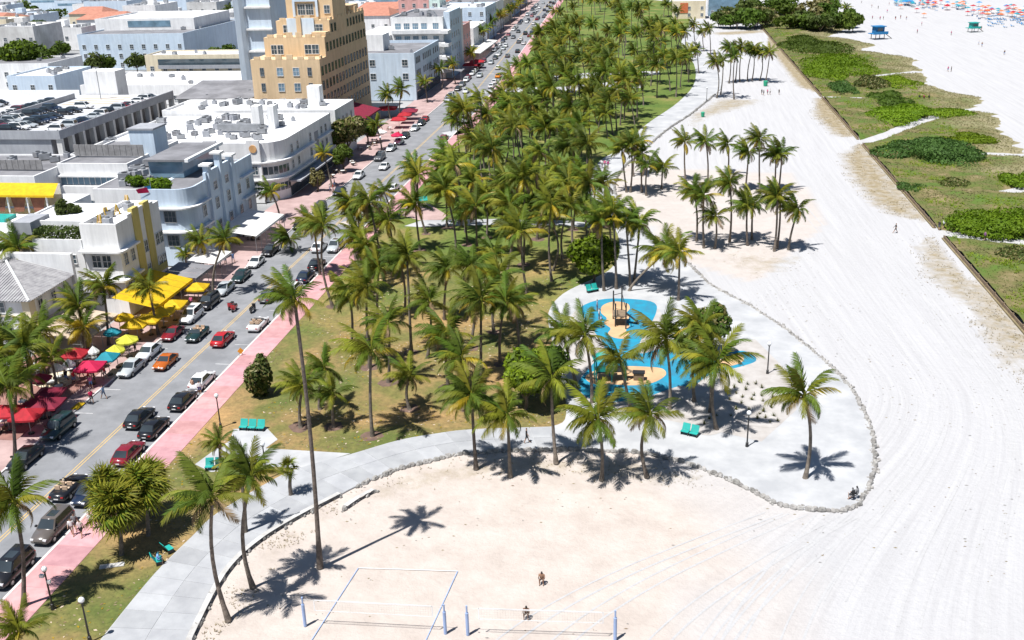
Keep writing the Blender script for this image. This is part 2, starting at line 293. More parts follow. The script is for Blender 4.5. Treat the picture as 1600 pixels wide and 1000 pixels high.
# ------------------------------------------------------------------ mesh builder
class MB:
    def __init__(s): s.v = []; s.f = []; s.m = []; s.mats = []
    def mi(s, k):
        mm = MT[k] if isinstance(k, str) else k
        if mm not in s.mats: s.mats.append(mm)
        return s.mats.index(mm)
    def add(s, vs, fs, k):
        o = len(s.v); i = s.mi(k); s.v += [tuple(v) for v in vs]
        s.f += [tuple(o+q for q in f) for f in fs]; s.m += [i]*len(fs); return s
    def box(s, x0, x1, y0, y1, z0, z1, k):
        return s.add([(x0, y0, z0), (x1, y0, z0), (x1, y1, z0), (x0, y1, z0), (x0, y0, z1), (x1, y0, z1), (x1, y1, z1), (x0, y1, z1)],
                     [(0, 3, 2, 1), (4, 5, 6, 7), (0, 1, 5, 4), (1, 2, 6, 5), (2, 3, 7, 6), (3, 0, 4, 7)], k)
    def prism(s, poly, z0, z1, k, ktop=None):
        a = sum(p[0]*q[1]-q[0]*p[1] for p, q in zip(poly, poly[1:]+poly[:1]))
        if a < 0: poly = poly[::-1]
        n = len(poly); vs = [(x, y, z0) for x, y in poly]+[(x, y, z1) for x, y in poly]
        s.add(vs, [(i, (i+1) % n, n+(i+1) % n, n+i) for i in range(n)], k)
        s.add([(x, y, z1) for x, y in poly], [tuple(range(n))], ktop or k); return s
    def sheet(s, poly, z, k):
        a = sum(p[0]*q[1]-q[0]*p[1] for p, q in zip(poly, poly[1:]+poly[:1]))
        if a < 0: poly = poly[::-1]
        return s.add([(x, y, z) for x, y in poly], [tuple(range(len(poly)))], k)
    def tube(s, pts, rad, k, n=6, cap=True):
        pts = [Vector(p) for p in pts]; o = []; fs = []
        if not isinstance(rad, (list, tuple)): rad = [rad]*len(pts)
        for i, p in enumerate(pts):
            d = (pts[min(i+1, len(pts)-1)]-pts[max(i-1, 0)]).normalized()
            a = d.cross(Vector((0, 1, 0)) if abs(d.y) < 0.9 else Vector((1, 0, 0))).normalized(); b = d.cross(a)
            for j in range(n):
                t = 2*math.pi*j/n; o.append(p+(a*math.cos(t)+b*math.sin(t))*rad[i])
        for i in range(len(pts)-1):
            for j in range(n): fs.append((i*n+j, i*n+(j+1) % n, (i+1)*n+(j+1) % n, (i+1)*n+j))
        if cap: fs.append(tuple(range(n))); fs.append(tuple((len(pts)-1)*n+j for j in range(n))[::-1])
        return s.add(o, fs, k)
    def ball(s, c, r, k, nu=8, nv=5, sz=1.0):
        vs = []; fs = []
        for i in range(nv+1):
            th = math.pi*i/nv
            for j in range(nu):
                ph = 2*math.pi*j/nu; vs.append((c[0]+r*math.sin(th)*math.cos(ph), c[1]+r*math.sin(th)*math.sin(ph), c[2]+r*sz*math.cos(th)))
        for i in range(nv):
            for j in range(nu): fs.append((i*nu+j, (i+1)*nu+j, (i+1)*nu+(j+1) % nu, i*nu+(j+1) % nu))
        return s.add(vs, fs, k)
    def strip(s, pts, wd, z, k):
        L_ = []; zf = z if callable(z) else (lambda x, y: z)
        for i, p in enumerate(pts):
            q0 = Vector(pts[max(0, i-1)]); q1 = Vector(pts[min(len(pts)-1, i+1)]); d = (q1-q0).normalized(); n = Vector((-d.y, d.x))
            L_.append(Vector(p)+n*wd/2); L_.append(Vector(p)-n*wd/2)
        return s.add([(p.x, p.y, zf(p.x, p.y)) for p in L_], [(2*i+1, 2*i+3, 2*i+2, 2*i) for i in range(len(pts)-1)], k)
    def mesh(s, name, smooth=False):
        me = bpy.data.meshes.new(name); me.from_pydata(s.v, [], s.f)
        for m_ in s.mats: me.materials.append(m_)
        me.polygons.foreach_set('material_index', s.m)
        if smooth: me.polygons.foreach_set('use_smooth', [True]*len(s.f))
        me.update(); return me
    def ob(s, name, parent=None, smooth=False, loc=None): return link(name, s.mesh(name, smooth), parent, loc)
def link(name, data, parent=None, loc=None, rz=0):
    o = bpy.data.objects.new(name, data); col.objects.link(o)
    if parent: o.parent = parent
    if loc: o.location = loc
    if rz: o.rotation_euler.z = rz
    return o
def tag(o, label, cat, group=None):
    o['label'] = label; o['category'] = cat
    if group: o['group'] = group
    return o
def thing(name, label, cat, loc=(0, 0, 0), rz=0, group=None):
    o = link(name, None, None, loc, rz); o.empty_display_size = 0.2
    return tag(o, label, cat, group)
def struct(o, kind='structure'): o['kind'] = kind; return o
def bxo(name, parent, x0, x1, y0, y1, z0, z1, k): return MB().box(x0, x1, y0, y1, z0, z1, k).ob(name, parent)

# ================================================================== THE SETTING
def rc(y): return -57.0 - max(0, y-300)*0.042       # centre line of the street
YS = [30, 60, 90, 120, 150, 180, 210, 240, 270, 300, 360, 420, 500, 600, 720, 900]
def lane(a, b): return [(rc(y)+a, y) for y in YS]+[(rc(y)+b, y) for y in reversed(YS)]
struct(MB().box(-1500, 1500, -200, 2500, -3.0, -0.18, 'city_ground').ob('ground'))
struct(MB().sheet(lane(-7.0, 5.5), 0.0, 'asphalt').ob('road'))
for yy in (238.5, 345, 455):                                      # cross streets
    struct(MB().sheet([(-330, yy-5), (rc(yy)-6.9, yy-5), (rc(yy)-6.9, yy+5), (-330, yy+5)], 0.004, 'asphalt').ob('side_street')) if yy > 300 else None
o = MB()
for a in (-0.16, 0.16): o.sheet([(rc(y)+a-0.06, y) for y in YS]+[(rc(y)+a+0.06, y) for y in reversed(YS)], 0.006, 'yellow_paint')
struct(o.ob('centre_line_marking'))
o = MB()
for i in range(48):
    y = 64+i*6.2
    o.sheet([(rc(y)-6.9, y), (rc(y)-4.75, y), (rc(y)-4.75, y+0.1), (rc(y)-6.9, y+0.1)], 0.006, 'white_paint')
    o.sheet([(rc(y)+3.5, y+2), (rc(y)+5.4, y+2), (rc(y)+5.4, y+2.1), (rc(y)+3.5, y+2.1)], 0.006, 'white_paint')
struct(o.ob('parking_bay_marking'))
pv = struct(MB().prism(lane(5.75, 9.2), -0.2, 0.125, 'pink_concrete').ob('pavement_east'))
for i in range(int((330-40)/3.0)):                                 # scored panels of the pink pavement
    y = 40+i*3.0
    if y > 200: break
    bxo('paving_slab', pv, rc(y)+5.78, rc(y)+9.17, y+0.04, y+2.96, 0.1, 0.131+0.006*random.random(), 'pink_slab')
struct(MB().prism(lane(5.5, 5.75), -0.2, 0.14, 'kerb').ob('kerb_east'))
pw = struct(MB().prism(lane(-16.5, -7.2), -0.2, 0.12, 'pale_pink_concrete').ob('pavement_west'))
struct(MB().prism(lane(-7.2, -7.0), -0.2, 0.135, 'kerb').ob('kerb_west'))
struct(MB().box(-64.8, -63.9, 95.6, 97.4, 0.1, 0.142, 'fabric_yellow').ob('tactile_paving'))
struct(MB().prism([(-78, 88), (-66.6, 88), (-66.6, 112), (-78, 112)], 0, 0.16, 'brick_terrace').ob('cafe_terrace'))

# promenade: outer (wall side) and inner (lawn side) edges
OUT = [(296, 1012), (300, 995), (350, 900), (400, 850), (460, 812), (530, 775), (560, 760), (620, 735), (680, 719), (740, 708), (870, 703), (945, 705), (1010, 710), (1090, 730), (1180, 770), (1215, 787), (1250, 796), (1320, 797), (1345, 783), (1365, 740), (1366, 705), (1360, 670), (1340, 625), (1310, 585), (1265, 545), (1220, 510), (1165, 475), (1110, 445), (1075, 412), (1040, 385), (1000, 352), (972, 322), (960, 290), (975, 262), (1000, 240), (1040, 205), (1080, 178), (1117, 148), (1128, 130), (1112, 100), (1085, 72), (1092, 55), (1102, 30), (1108, 8)]
INN = [(150, 1012), (160, 998), (240, 900), (300, 840), (340, 803), (425, 752), (475, 730), (545, 712), (620, 690), (680, 679), (740, 672), (860, 668), (885, 640), (868, 560), (862, 530), (857, 490), (880, 460), (930, 435), (955, 420), (968, 395), (962, 360), (932, 322), (912, 295), (915, 280), (940, 250), (965, 235), (1010, 195), (1060, 160), (1085, 130), (1084, 100), (1065, 72), (1070, 50), (1080, 28), (1088, 8)]
OUTw, INNw = PL(OUT), PL(INN)
def smooth(pts, n=5, closed=False):
    out = []; m = len(pts)
    for i in range(m if closed else m-1):
        P = [Vector(pts[(i+k) % m] if closed else pts[max(0, min(m-1, i+k))]) for k in (-1, 0, 1, 2)]
        for j in range(n):
            t = j/n; out.append(tuple(0.5*((2*P[1])+(P[2]-P[0])*t+(2*P[0]-5*P[1]+4*P[2]-P[3])*t*t+(3*P[1]-P[0]-3*P[2]+P[3])*t**3)))
    return out if closed else out+[tuple(pts[-1])]
prom_poly = smooth(OUTw)+smooth(INNw)[::-1]
prom = struct(MB().prism(prom_poly, -0.2, 0.12, 'concrete').ob('promenade'))
def resample(pts, n):
    d = [0]
    for a, b in zip(pts[:-1], pts[1:]): d.append(d[-1]+math.dist(a, b))
    out = []
    for i in range(n):
        s = d[-1]*i/(n-1); j = max(k for k in range(len(d)) if d[k] <= s+1e-9); j = min(j, len(pts)-2)
        t = (s-d[j])/max(1e-9, d[j+1]-d[j]); out.append((pts[j][0]+(pts[j+1][0]-pts[j][0])*t, pts[j][1]+(pts[j+1][1]-pts[j][1])*t))
    return out
so, si = resample(smooth(OUTw[:11]), 26), resample(smooth(INNw[:12]), 26)
for i in range(25):
    def ins(p, q, t): return (p[0]+(q[0]-p[0])*t, p[1]+(q[1]-p[1])*t)
    a0, a1, b0, b1 = ins(so[i], so[i+1], .012), ins(so[i], so[i+1], .988), ins(si[i], si[i+1], .012), ins(si[i], si[i+1], .988)
    for u, v in ((0.01, 0.495), (0.505, 0.99)):
        MB().prism([ins(a0, b0, u), ins(a1, b1, u), ins(a1, b1, v), ins(a0, b0, v)], 0.1, 0.14+0.008*random.random(), 'concrete_slab').ob('concrete_slab', prom)

# lawn from the pink pavement to the promenade
lawn_poly = [(rc(y)+9.2, y) for y in YS[:-1]]+[(-20, 720)]+smooth(INNw)[::-1]
struct(MB().prism(lawn_poly, -0.2, 0.09, 'lawn').ob('lawn'))
PATHS = []
def path(px, k='concrete', z=0.125, name='path'):
    w_ = PL(px); PATHS.append(w_); return struct(MB().prism(w_, -0.1, z, k).ob(name))
path([(365, 672), (415, 668), (434, 688), (415, 702), (548, 710), (470, 734), (425, 730), (402, 727), (375, 736), (330, 739), (305, 727), (335, 705), (360, 690)], name='seating_plaza')
path([(632, 354), (660, 345), (780, 343), (890, 346), (945, 352), (940, 358), (880, 353), (770, 352), (690, 354), (660, 356)], name='cross_path')
path([(640, 300), (700, 338), (690, 345), (655, 345), (600, 330), (620, 318)], 'pale_pink_concrete', name='plaza_path')
path([(735, 148), (800, 144), (880, 146), (1000, 138), (1010, 132), (960, 128), (880, 136), (800, 138), (740, 144)], name='cross_path')
path([(860, 118), (960, 112), (1030, 112), (1030, 117), (960, 119), (870, 127)], name='cross_path')
path([(690, 208), (735, 200), (760, 203), (700, 214)], name='cross_path')

# sand sheet with scrub and colour attributes
SCRUB = [PL(q) for q in (
    [(1200, 52), (1196, 75), (1215, 100), (1240, 135), (1290, 148)],
    [(1270, 152), (1262, 180), (1295, 212), (1340, 216), (1295, 155)],
    [(1345, 222), (1302, 242), (1315, 275), (1350, 320), (1385, 338), (1448, 346)],
    [(1456, 366), (1420, 385), (1432, 430), (1500, 480), (1540, 560), (1610, 620), (1610, 530)],
    [(540, 770), (620, 738), (740, 710), (870, 706), (1010, 712), (1090, 732), (1160, 765), (1090, 762), (1000, 762), (850, 745), (740, 752), (640, 775), (590, 790)],
    [(380, 870), (450, 820), (525, 780), (535, 798), (440, 872), (380, 960), (330, 1010), (305, 1010)],
    [(1070, 180), (1120, 152), (1200, 155), (1180, 165), (1110, 185), (1080, 215)],
    [(1110, 390), (1280, 396), (1250, 428), (1180, 440), (1120, 415)], [(1345, 760), (1380, 735), (1400, 760), (1360, 800)],
    [(1105, 50), (1190, 46), (1195, 52), (1120, 56)], [(1095, 85), (1120, 92), (1110, 110)])]
SCRW = [1.0, 1.0, 0.95, 0.9, 0.72, 0.7, 0.7, 0.42, 0.4, 0.9, 0.7]
WARM = [PL(q) for q in ([(940, 260), (1240, 270), (1290, 350), (1180, 440), (1080, 410), (960, 300)],)]
def sand_h(x, y): return 0.045*noise.noise(Vector((x*0.12, y*0.12, 3)))+0.03*noise.noise(Vector((x*0.5, y*0.5, 1)))-0.03
def sand_sheet():
    xs = [-60+1.6*i for i in range(100)]+[100+6*i for i in range(22)]
    ys = [30+1.5*i for i in range(120)]+[210+2.5*i for i in range(75)]+[400+6*i for i in range(60)]
    vs = []; cool = []; scr = []; flw = []
    for y in ys:
        for x in xs:
            n = noise.noise(Vector((x*0.12, y*0.12, 3)))
            vs.append((x, y, 0.045*n+0.03*noise.noise(Vector((x*0.5, y*0.5, 1)))-0.03))
            c = min(1, max(0, (x+2+(y-100)*0.10+7*n)/14.0))
            if inside(x, y, WARM[0]): c = min(c, 0.25)
            f = min(1, max(0, (y-54)/56)); f = f*f*(3-2*f); e_ = 0.11*min(max(0, y-112), 110)
            flw.append((x+6*(1-f)-f*(25-e_))/(42*(1-f)+f*(18+e_)))
            cool.append(c); s = 0
            for p, wgt in zip(SCRUB, SCRW):
                if inside(x, y, p): s = max(s, wgt*min(1, 0.12+dist_poly(x, y, p+p[:1])/5.0+(max(0, (x-42.0)/7) if x > 38 else 0)))
            scr.append(s)
    W = len(xs); fs = [(j*W+i, j*W+i+1, (j+1)*W+i+1, (j+1)*W+i) for j in range(len(ys)-1) for i in range(W-1)]
    me = bpy.data.meshes.new('beach_sand'); me.from_pydata(vs, [], fs); me.materials.append(MT['sand'])
    for nm, arr in (('cool', cool), ('scrub', scr), ('flow', flw)):
        a = me.attributes.new(nm, 'FLOAT', 'POINT'); a.data.foreach_set('value', arr)
    me.polygons.foreach_set('use_smooth', [True]*len(fs))
    return struct(link('beach_sand', me))
sand_sheet()
struct(MB().sheet([(218, -100), (1500, -100), (1500, 2500), (212, 2500), (206, 700)], 0.03, 'sea').ob('sea'))
# vehicle tracks pressed into the sand
o = MB(); rt = random.Random(5)
for i in range(20):
    u = rt.random(); x0 = -6+u*42+rt.gauss(0, 3); bend = rt.gauss(0, 2.0); pts = []
    if i % 6 == 0: x0 = -14+rt.random()*18                            # swings round the plaza corner from the south west
    ph = rt.random()*6; y0 = 50+rt.random()*60*(i % 3 > 0); y1 = y0+40+rt.random()*150; tx = 25+u*18
    for k in range(int((y1-y0)/1.5)):
        y = y0+k*1.5
        f = min(1, max(0, (y-54)/56)); f = f*f*(3-2*f)
        x = x0*(1-f)+(tx-(0 if y < 112 else 0.11*(y-112)*(1-u)))*f+0.7*math.sin(y*0.05+ph)+bend*(y-y0)/100
        if not inside(x-1.6, y, prom_poly) and not inside(x+1.2, y, prom_poly) and x < 44.5 and not any(inside(x, y, q) for q in SCRUB[:4]): pts.append((x, y))
        elif pts: break
    if len(pts) > 6:
        for off in (-0.8, 0.8):
            o.strip([(x+off, y) for x, y in pts], 0.14+0.1*rt.random(), (lambda dz: lambda x, y: sand_h(x, y)+dz)(0.012+0.0004*i), 'sand_track')
struct(o.ob('vehicle_tracks'), 'stuff')

# low stone wall along the promenade
sv = []
for k in range(7):
    b = MB(); rr = random.Random(k)
    vs = []
    for z in (0, 0.5, 1.0):
        for j in range(6):
            t = 2*math.pi*j/6; q = (1 if z < 0.9 else 0.72)*(0.9+0.2*rr.random())
            vs.append((math.cos(t)*0.36*q, math.sin(t)*0.24*q, z*0.34*(0.85+0.3*rr.random())-0.05))
    b.add(vs, [(i*6+j, i*6+(j+1) % 6, i*6+6+(j+1) % 6, i*6+6+j) for i in range(2) for j in range(6)]+[tuple(range(12, 18))], 'stone')
    sv.append(b)
svm = [b.mesh('stone') for b in sv]
def stone_wall(pts, label, n_single, cap=False):
    root = thing('low_stone_wall', label, 'wall', (pts[0][0], pts[0][1], 0), group='promenade edging walls')
    d = sum(math.dist(a, b) for a, b in zip(pts[:-1], pts[1:])); n = int(d/0.62); P = resample(pts, n); rr = random.Random(n)
    J = MB()
    for i in range(n):
        p = P[i]; q = P[min(i+1, n-1)]; pp = P[max(0, i-1)]; a = math.atan2(q[1]-pp[1], q[0]-pp[0])
        x, y = p[0]+rr.gauss(0, 0.06), p[1]+rr.gauss(0, 0.06); s = 0.7+0.55*rr.random(); a += rr.gauss(0, 0.35)
        for kk in range(2):
            b = rr.choice(sv); t2 = 0.3+0.4*rr.random(); ox, oy = rr.gauss(0, 0.2), rr.gauss(0, 0.2); ca, sa = math.cos(a*1.7), math.sin(a*1.7)
            J.add([((vx*ca-vy*sa)*t2+x+ox-pts[0][0], (vx*sa+vy*ca)*t2+y+oy-pts[0][1], vz*t2) for vx, vy, vz in b.v], b.f, 'stone')
        if i < n_single:
            o_ = link('stone', rr.choice(svm), root, (x-pts[0][0], y-pts[0][1], 0), a); o_.scale = (s, s, s*0.95)
        else:
            b = rr.choice(sv); ca, sa = math.cos(a), math.sin(a)
            J.add([((vx*ca-vy*sa)*s+x-pts[0][0], (vx*sa+vy*ca)*s+y-pts[0][1], vz*s) for vx, vy, vz in b.v], b.f, 'stone')
    if J.v: struct(J.ob('stone_course', root), 'stuff')
    if cap:
        MB().strip([(p[0]-pts[0][0], p[1]-pts[0][1]) for p in P], 0.46, 0.36, 'wall_cap').ob('coping', root)
    return root
stone_wall(smooth(OUTw[0:6]), 'low capped stone wall beside the concrete walk at the lower left', 60, True)
stone_wall(smooth(OUTw[6:29]), 'long low rubble wall curving round the playground plaza', 230)
stone_wall(smooth(OUTw[29:38]), 'far low wall between the promenade and the palm rows on sand', 0)
stone_wall(PL([(540, 795), (562, 780), (583, 769)]), 'short free-standing piece of low stone wall at the sandy gap', 10, True)

# playground
struct(MB().sheet(PL([(868, 560), (862, 530), (905, 478), (945, 466), (1020, 470), (1040, 500), (1090, 540), (1180, 530), (1235, 585), (1245, 640), (1190, 690), (1060, 660), (960, 640), (900, 630)], 0.12), 0.126, 'gravel_bed').ob('playground_base'))
struct(MB().sheet(smooth(PL([(905, 482), (938, 468), (985, 467), (1022, 473), (1024, 492), (1002, 530), (1000, 552), (1040, 545), (1100, 555), (1160, 548), (1182, 562), (1160, 572), (1110, 585), (1080, 606), (1062, 603), (1010, 620), (960, 628), (920, 622), (903, 600), (925, 570), (945, 545), (930, 520), (915, 500)], 0.13), 5, True), 0.134, 'rubber_blue').ob('blue_rubber_surface'))
def blob(cx, cy, pts): return PL(pts, 0.14)
struct(MB().sheet(smooth(PL([(942, 477), (960, 471), (980, 474), (984, 482), (979, 489), (983, 496), (978, 503), (984, 509), (978, 516), (984, 522), (975, 529), (958, 527), (950, 521), (954, 513), (944, 505), (948, 497), (939, 488)], 0.14), 5, True), 0.140, 'rubber_peach').ob('peach_rubber_island'))
struct(MB().sheet(smooth(PL([(915, 588), (940, 575), (975, 572), (1010, 573), (1035, 576), (1040, 586), (1020, 598), (990, 602), (950, 600), (925, 599)], 0.14), 5, True), 0.140, 'rubber_peach').ob('peach_rubber_island'))
struct(MB().sheet(smooth(PL([(1120, 565), (1150, 552), (1162, 560), (1155, 568), (1130, 573)], 0.14), 5, True), 0.140, 'rubber_peach').ob('peach_rubber_island'))
struct(MB().sheet(smooth(PL([(1072, 660), (1120, 628), (1128, 604), (1150, 596), (1200, 612), (1222, 650), (1210, 668), (1160, 665), (1110, 680), (1080, 672)], 0.14), 5, True), 0.142, 'gravel_bed').ob('planting_bed'))

# dunes with plants behind the fence line
DE = [(84, 60), (80, 150), (79, 233), (83, 270), (88, 305), (80, 330), (86, 360), (88, 397), (76, 420), (86, 440), (70, 470), (90, 514), (100, 600)]
def dune_edge(y):
    for (x1, y1), (x2, y2) in zip(DE[:-1], DE[1:]):
        if y1 <= y <= y2: return x1+(x2-x1)*(y-y1)/(y2-y1)
    return 90
TRAILS = [PL(q) for q in ([(1350, 222), (1375, 214), (1430, 192), (1470, 180), (1540, 168), (1600, 150)], [(1458, 362), (1500, 368), (1560, 376), (1660, 384)], [(1282, 152), (1330, 153), (1392, 155)], [(1530, 240), (1600, 243)], [(1360, 120), (1392, 116), (1430, 112)], [(1575, 300), (1640, 290)])]
def dune_h(x, y):
    e = dune_edge(y)+4*noise.noise(Vector((y*0.06, 0, 9)))+2.5*noise.noise(Vector((y*0.3, 2, 9)))
    h = 0.25+0.55*noise.noise(Vector((x*0.09, y*0.09, 5)))+0.35*noise.noise(Vector((x*0.3, y*0.3, 2)))+0.35
    f = min(1, max(-0.4, (e-x)/5.0)); h = max(0.12, h)*f
    dd = min(dist_poly(x, y, t) for t in TRAILS)
    k = 1.3+0.5*noise.noise(Vector((x*0.4, y*0.4, 7)))
    if dd < k: h = -0.25
    elif dd < k+1.6: h = min(h, -0.25+(dd-k)*0.5)
    return h
def dune_sheet():
    xs = [46.6+1.25*i for i in range(42)]; ys = [70+1.25*i for i in range(200)]+[320+2.2*i for i in range(120)]
    H_ = {}; vs = []; dr = []
    for y in ys:
        for x in xs:
            h = dune_h(x, y); vs.append((x, y, h)); e = dune_edge(y)
            dr.append(min(1, max(0, (x-e+13)/14+0.8*noise.noise(Vector((x*0.1, y*0.1, 8))))))
    W = len(xs); fs = [(j*W+i, j*W+i+1, (j+1)*W+i+1, (j+1)*W+i) for j in range(len(ys)-1) for i in range(W-1)]
    me = bpy.data.meshes.new('dunes'); me.from_pydata(vs, [], fs); me.materials.append(MT['dune_cover'])
    a = me.attributes.new('dry', 'FLOAT', 'POINT'); a.data.foreach_set('value', dr)
    me.polygons.foreach_set('use_smooth', [True]*len(fs))
    struct(link('dunes', me))
dune_sheet()
def tufts(b, x, y, z, s, k, rr, n=4):
    for _ in range(n):
        a = rr.random()*6.28; l = s*(0.6+0.6*rr.random()); dx, dy = math.cos(a), math.sin(a); wv = 0.11*s
        b.add([(x-dy*wv, y+dx*wv, z), (x+dy*wv, y-dx*wv, z), (x+dx*l*0.75, y+dy*l*0.75, z+l*0.75)], [(0, 1, 2)], k)
rr = random.Random(3); bo, bl, bb = MB(), MB(), MB()
for i in range(52000):
    y = 110+(rr.random()**1.4)*430; x = 46.9+rr.random()*45
    h = dune_h(x, y)
    if h < 0.08: continue
    n1 = noise.noise(Vector((x*0.09, y*0.09, 12))); n2 = noise.noise(Vector((x*0.14, y*0.14, 31)))
    if dune_edge(y)-x > 11 and n2 > 0.12: tufts(bb, x, y, h-0.03, 0.5, 'leaf_bright', rr, 5)
    elif n1 > 0.12 or x > dune_edge(y)-12: tufts(bo, x, y, h-0.03, 0.42, 'sea_oats', rr, 5)
    else: tufts(bl, x, y, h-0.03, 0.3, 'dune_green', rr, 4)
struct(bo.ob('sea_oats_grass'), 'stuff'); struct(bl.ob('dune_grass'), 'stuff'); struct(bb.ob('beach_vine'), 'stuff')
b = MB()
for i in range(9000):
    p = rr.choice(SCRUB[:7]); k = SCRUB.index(p); xs = [q[0] for q in p]; ys = [q[1] for q in p]
    x = rr.uniform(min(xs), max(xs)); y = rr.uniform(min(ys), max(ys))
    if not inside(x, y, p) or noise.noise(Vector((x*0.35, y*0.35, 4))) < -0.02: continue
    if inside(x, y, prom_poly): continue
    tufts(b, x, y, -0.03, 0.28 if k < 4 else 0.22, 'dry_grass', rr, 3)
struct(b.ob('scrub_grass'), 'stuff')
b = MB()
for i in range(16000):
    x = rr.uniform(-48, -5); y = rr.uniform(58, 165)
    if not inside(x, y, lawn_poly) or any(inside(x, y, p) for p in PATHS) or noise.noise(Vector((x*0.2, y*0.2, 2))) < -0.1: continue
    tufts(b, x, y, 0.085, 0.13, 'dune_green' if noise.noise(Vector((x*0.1, y*0.1, 15))) > -0.1 else 'leaf_tan', rr, 2)
struct(b.ob('lawn_grass'), 'stuff')
b = MB()
for i in range(9000):                                                # fallen leaves on the near lawn
    x = rr.uniform(-48, -8); y = rr.uniform(58, 150)
    if not inside(x, y, lawn_poly) or any(inside(x, y, p) for p in PATHS): continue
    if noise.noise(Vector((x*0.12, y*0.12, 6))) < -0.05: continue
    s = 0.05+0.09*rr.random(); a = rr.random()*6.28; ca, sa = math.cos(a)*s*1.6, math.sin(a)*s*1.6
    b.add([(x-ca, y-sa, 0.1), (x+sa*.5, y-ca*.5, 0.12), (x+ca, y+sa, 0.105), (x-sa*.5, y+ca*.5, 0.125)], [(0, 1, 2, 3)], rr.choice(['frond_dead', 'fabric_beige', 'dry_grass', 'frond_yellow', 'sea_oats']))
struct(b.ob('fallen_leaves'), 'stuff')
b = MB()
for i in range(2600):
    x = rr.uniform(-34, 44); y = rr.uniform(56, 170)
    if inside(x, y, prom_poly) or inside(x, y, lawn_poly) or noise.noise(Vector((x*0.08, y*0.08, 44))) < 0.0: continue
    s_ = 0.03+0.07*rr.random(); a = rr.random()*6.28; ca, sa = math.cos(a)*s_*2, math.sin(a)*s_; z = sand_h(x, y)+0.01
    b.add([(x-ca, y-sa, z), (x+sa, y-ca*.4, z+0.02), (x+ca, y+sa, z), (x-sa, y+ca*.4, z+0.03)], [(0, 1, 2, 3)], rr.choice(('dry_grass', 'timber_brown', 'stone')))
struct(b.ob('beach_debris'), 'stuff')
# fence of boards edging the dunes: posts, rail boards, broken by the trails
fence = thing('dune_fence', 'long low brown timber edging fence between the sand and the dunes', 'fence', (46.2, 120, 0))
yy = 96.0; kb = 0
while yy < 500:
    if not any(dist_poly(46.2, yy+2, t) < 2.6 for t in TRAILS):
        L2 = 4.0 if yy < 330 else 12.0
        bxo('board', fence, -0.06, 0.06, yy-120, yy-120+L2-0.08, 0.02, 0.62, 'timber_brown')
        bxo('ledge', fence, -0.3, 0.3, yy-120, yy-120+L2-0.05, -0.05, 0.18, 'dry_grass')
        if yy < 330: bxo('post', fence, -0.12, 0.1, yy-120-0.08, yy-120+0.08, 0, 0.8, 'timber_brown')
        yy += L2
    else: yy += 2.0

# ================================================================== PLANTS
def frond_geo(L, droop, seed, nl=24, wd=0.145):
    rr = random.Random(seed); pts = [Vector((0, 0, 0))]; n = 8; tan = []
    for i in range(n):
        a = -droop*((i+0.5)/n)**1.35; d = Vector((math.cos(a), 0, math.sin(a))); tan.append(d); pts.append(pts[-1]+d*L/n)
    tan.append(tan[-1])
    vs, fs = [], []
    for i, p in enumerate(pts):
        r = 0.055*(1-0.85*i/n); vs += [p+Vector((0, r, 0)), p+Vector((0, -r, 0)), p+Vector((0, 0, -r*1.4))]
    for i in range(n):
        for j in range(3): fs.append((i*3+j, i*3+(j+1) % 3, i*3+3+(j+1) % 3, i*3+3+j))
    for i in range(nl):
        t = 0.14+0.86*i/(nl-1); q = t*n; k = min(int(q), n-1); p = pts[k].lerp(pts[k+1], q-k); tg = tan[k]
        for s in (-1, 1):
            l = L*0.27*(math.sin(math.pi*(0.16+0.76*t))**0.7)*(0.85+0.3*rr.random())
            d = (Vector((0, s*0.8, 0))+tg*(0.45+0.4*t)+Vector((0, 0, -0.35-0.55*rr.random()))).normalized()
            w_ = wd*(0.75+0.4*rr.random()); m = p+d*l*0.55; tip = p+d*l+Vector((0, 0, -0.22*l)); o = len(vs)
            vs += [p-tg*w_*0.5, p+tg*w_*0.5, m+tg*w_*0.45, m-tg*w_*0.45, tip]
            fs += [(o, o+1, o+2, o+3), (o+3, o+2, o+4)]
    return vs, fs
FG = [frond_geo(4.0, d, s) for s, d in enumerate((0.7, 1.0, 1.3, 1.6, 1.9))]
FM = {}
for i, (v, f) in enumerate(FG):
    for k in ('frond_green', 'frond_olive', 'frond_yellow', 'frond_dead'):
        FM[i, k] = MB().add(v, f, k).mesh('frond')
WIND = Vector((-0.38, 0.10, 0.06))
def frond_set(rr, n, yellow):
    """rotation matrix, scale, shape index and colour of every leaf of one crown"""
    out = []
    for i in range(n):
        u = (i+0.5)/n; a = i*2.39996+rr.gauss(0, 0.16); e = R_(78-(104)*u**0.85+rr.gauss(0, 7))
        d = (Vector((math.cos(a)*math.cos(e), math.sin(a)*math.cos(e), math.sin(e)))+WIND*(0.6+0.8*rr.random())).normalized()
        az_ = math.atan2(d.y, d.x); el = math.asin(max(-1, min(1, d.z)))
        mx = Matrix.Rotation(az_, 4, 'Z') @ Matrix.Rotation(-el, 4, 'Y') @ Matrix.Rotation(rr.gauss(0, 0.35), 4, 'X')
        sh = 0 if u < 0.15 else rr.choice((1, 2, 2, 3)) if u < 0.7 else rr.choice((2, 3, 4))
        p = rr.random()
        c = 'frond_yellow' if (u > 0.5 and p < yellow*1.2) or (yellow > 0.5 and u > 0.2 and p < yellow*0.5) else 'frond_dead' if (u > 0.84 and p > 0.55) else 'frond_olive' if p > 0.55 else 'frond_green'
        out.append((mx, (0.72+0.3*math.sin(math.pi*min(1, 0.25+u)))*(0.9+0.2*rr.random()), sh, c))
    return out
CROWNS = []
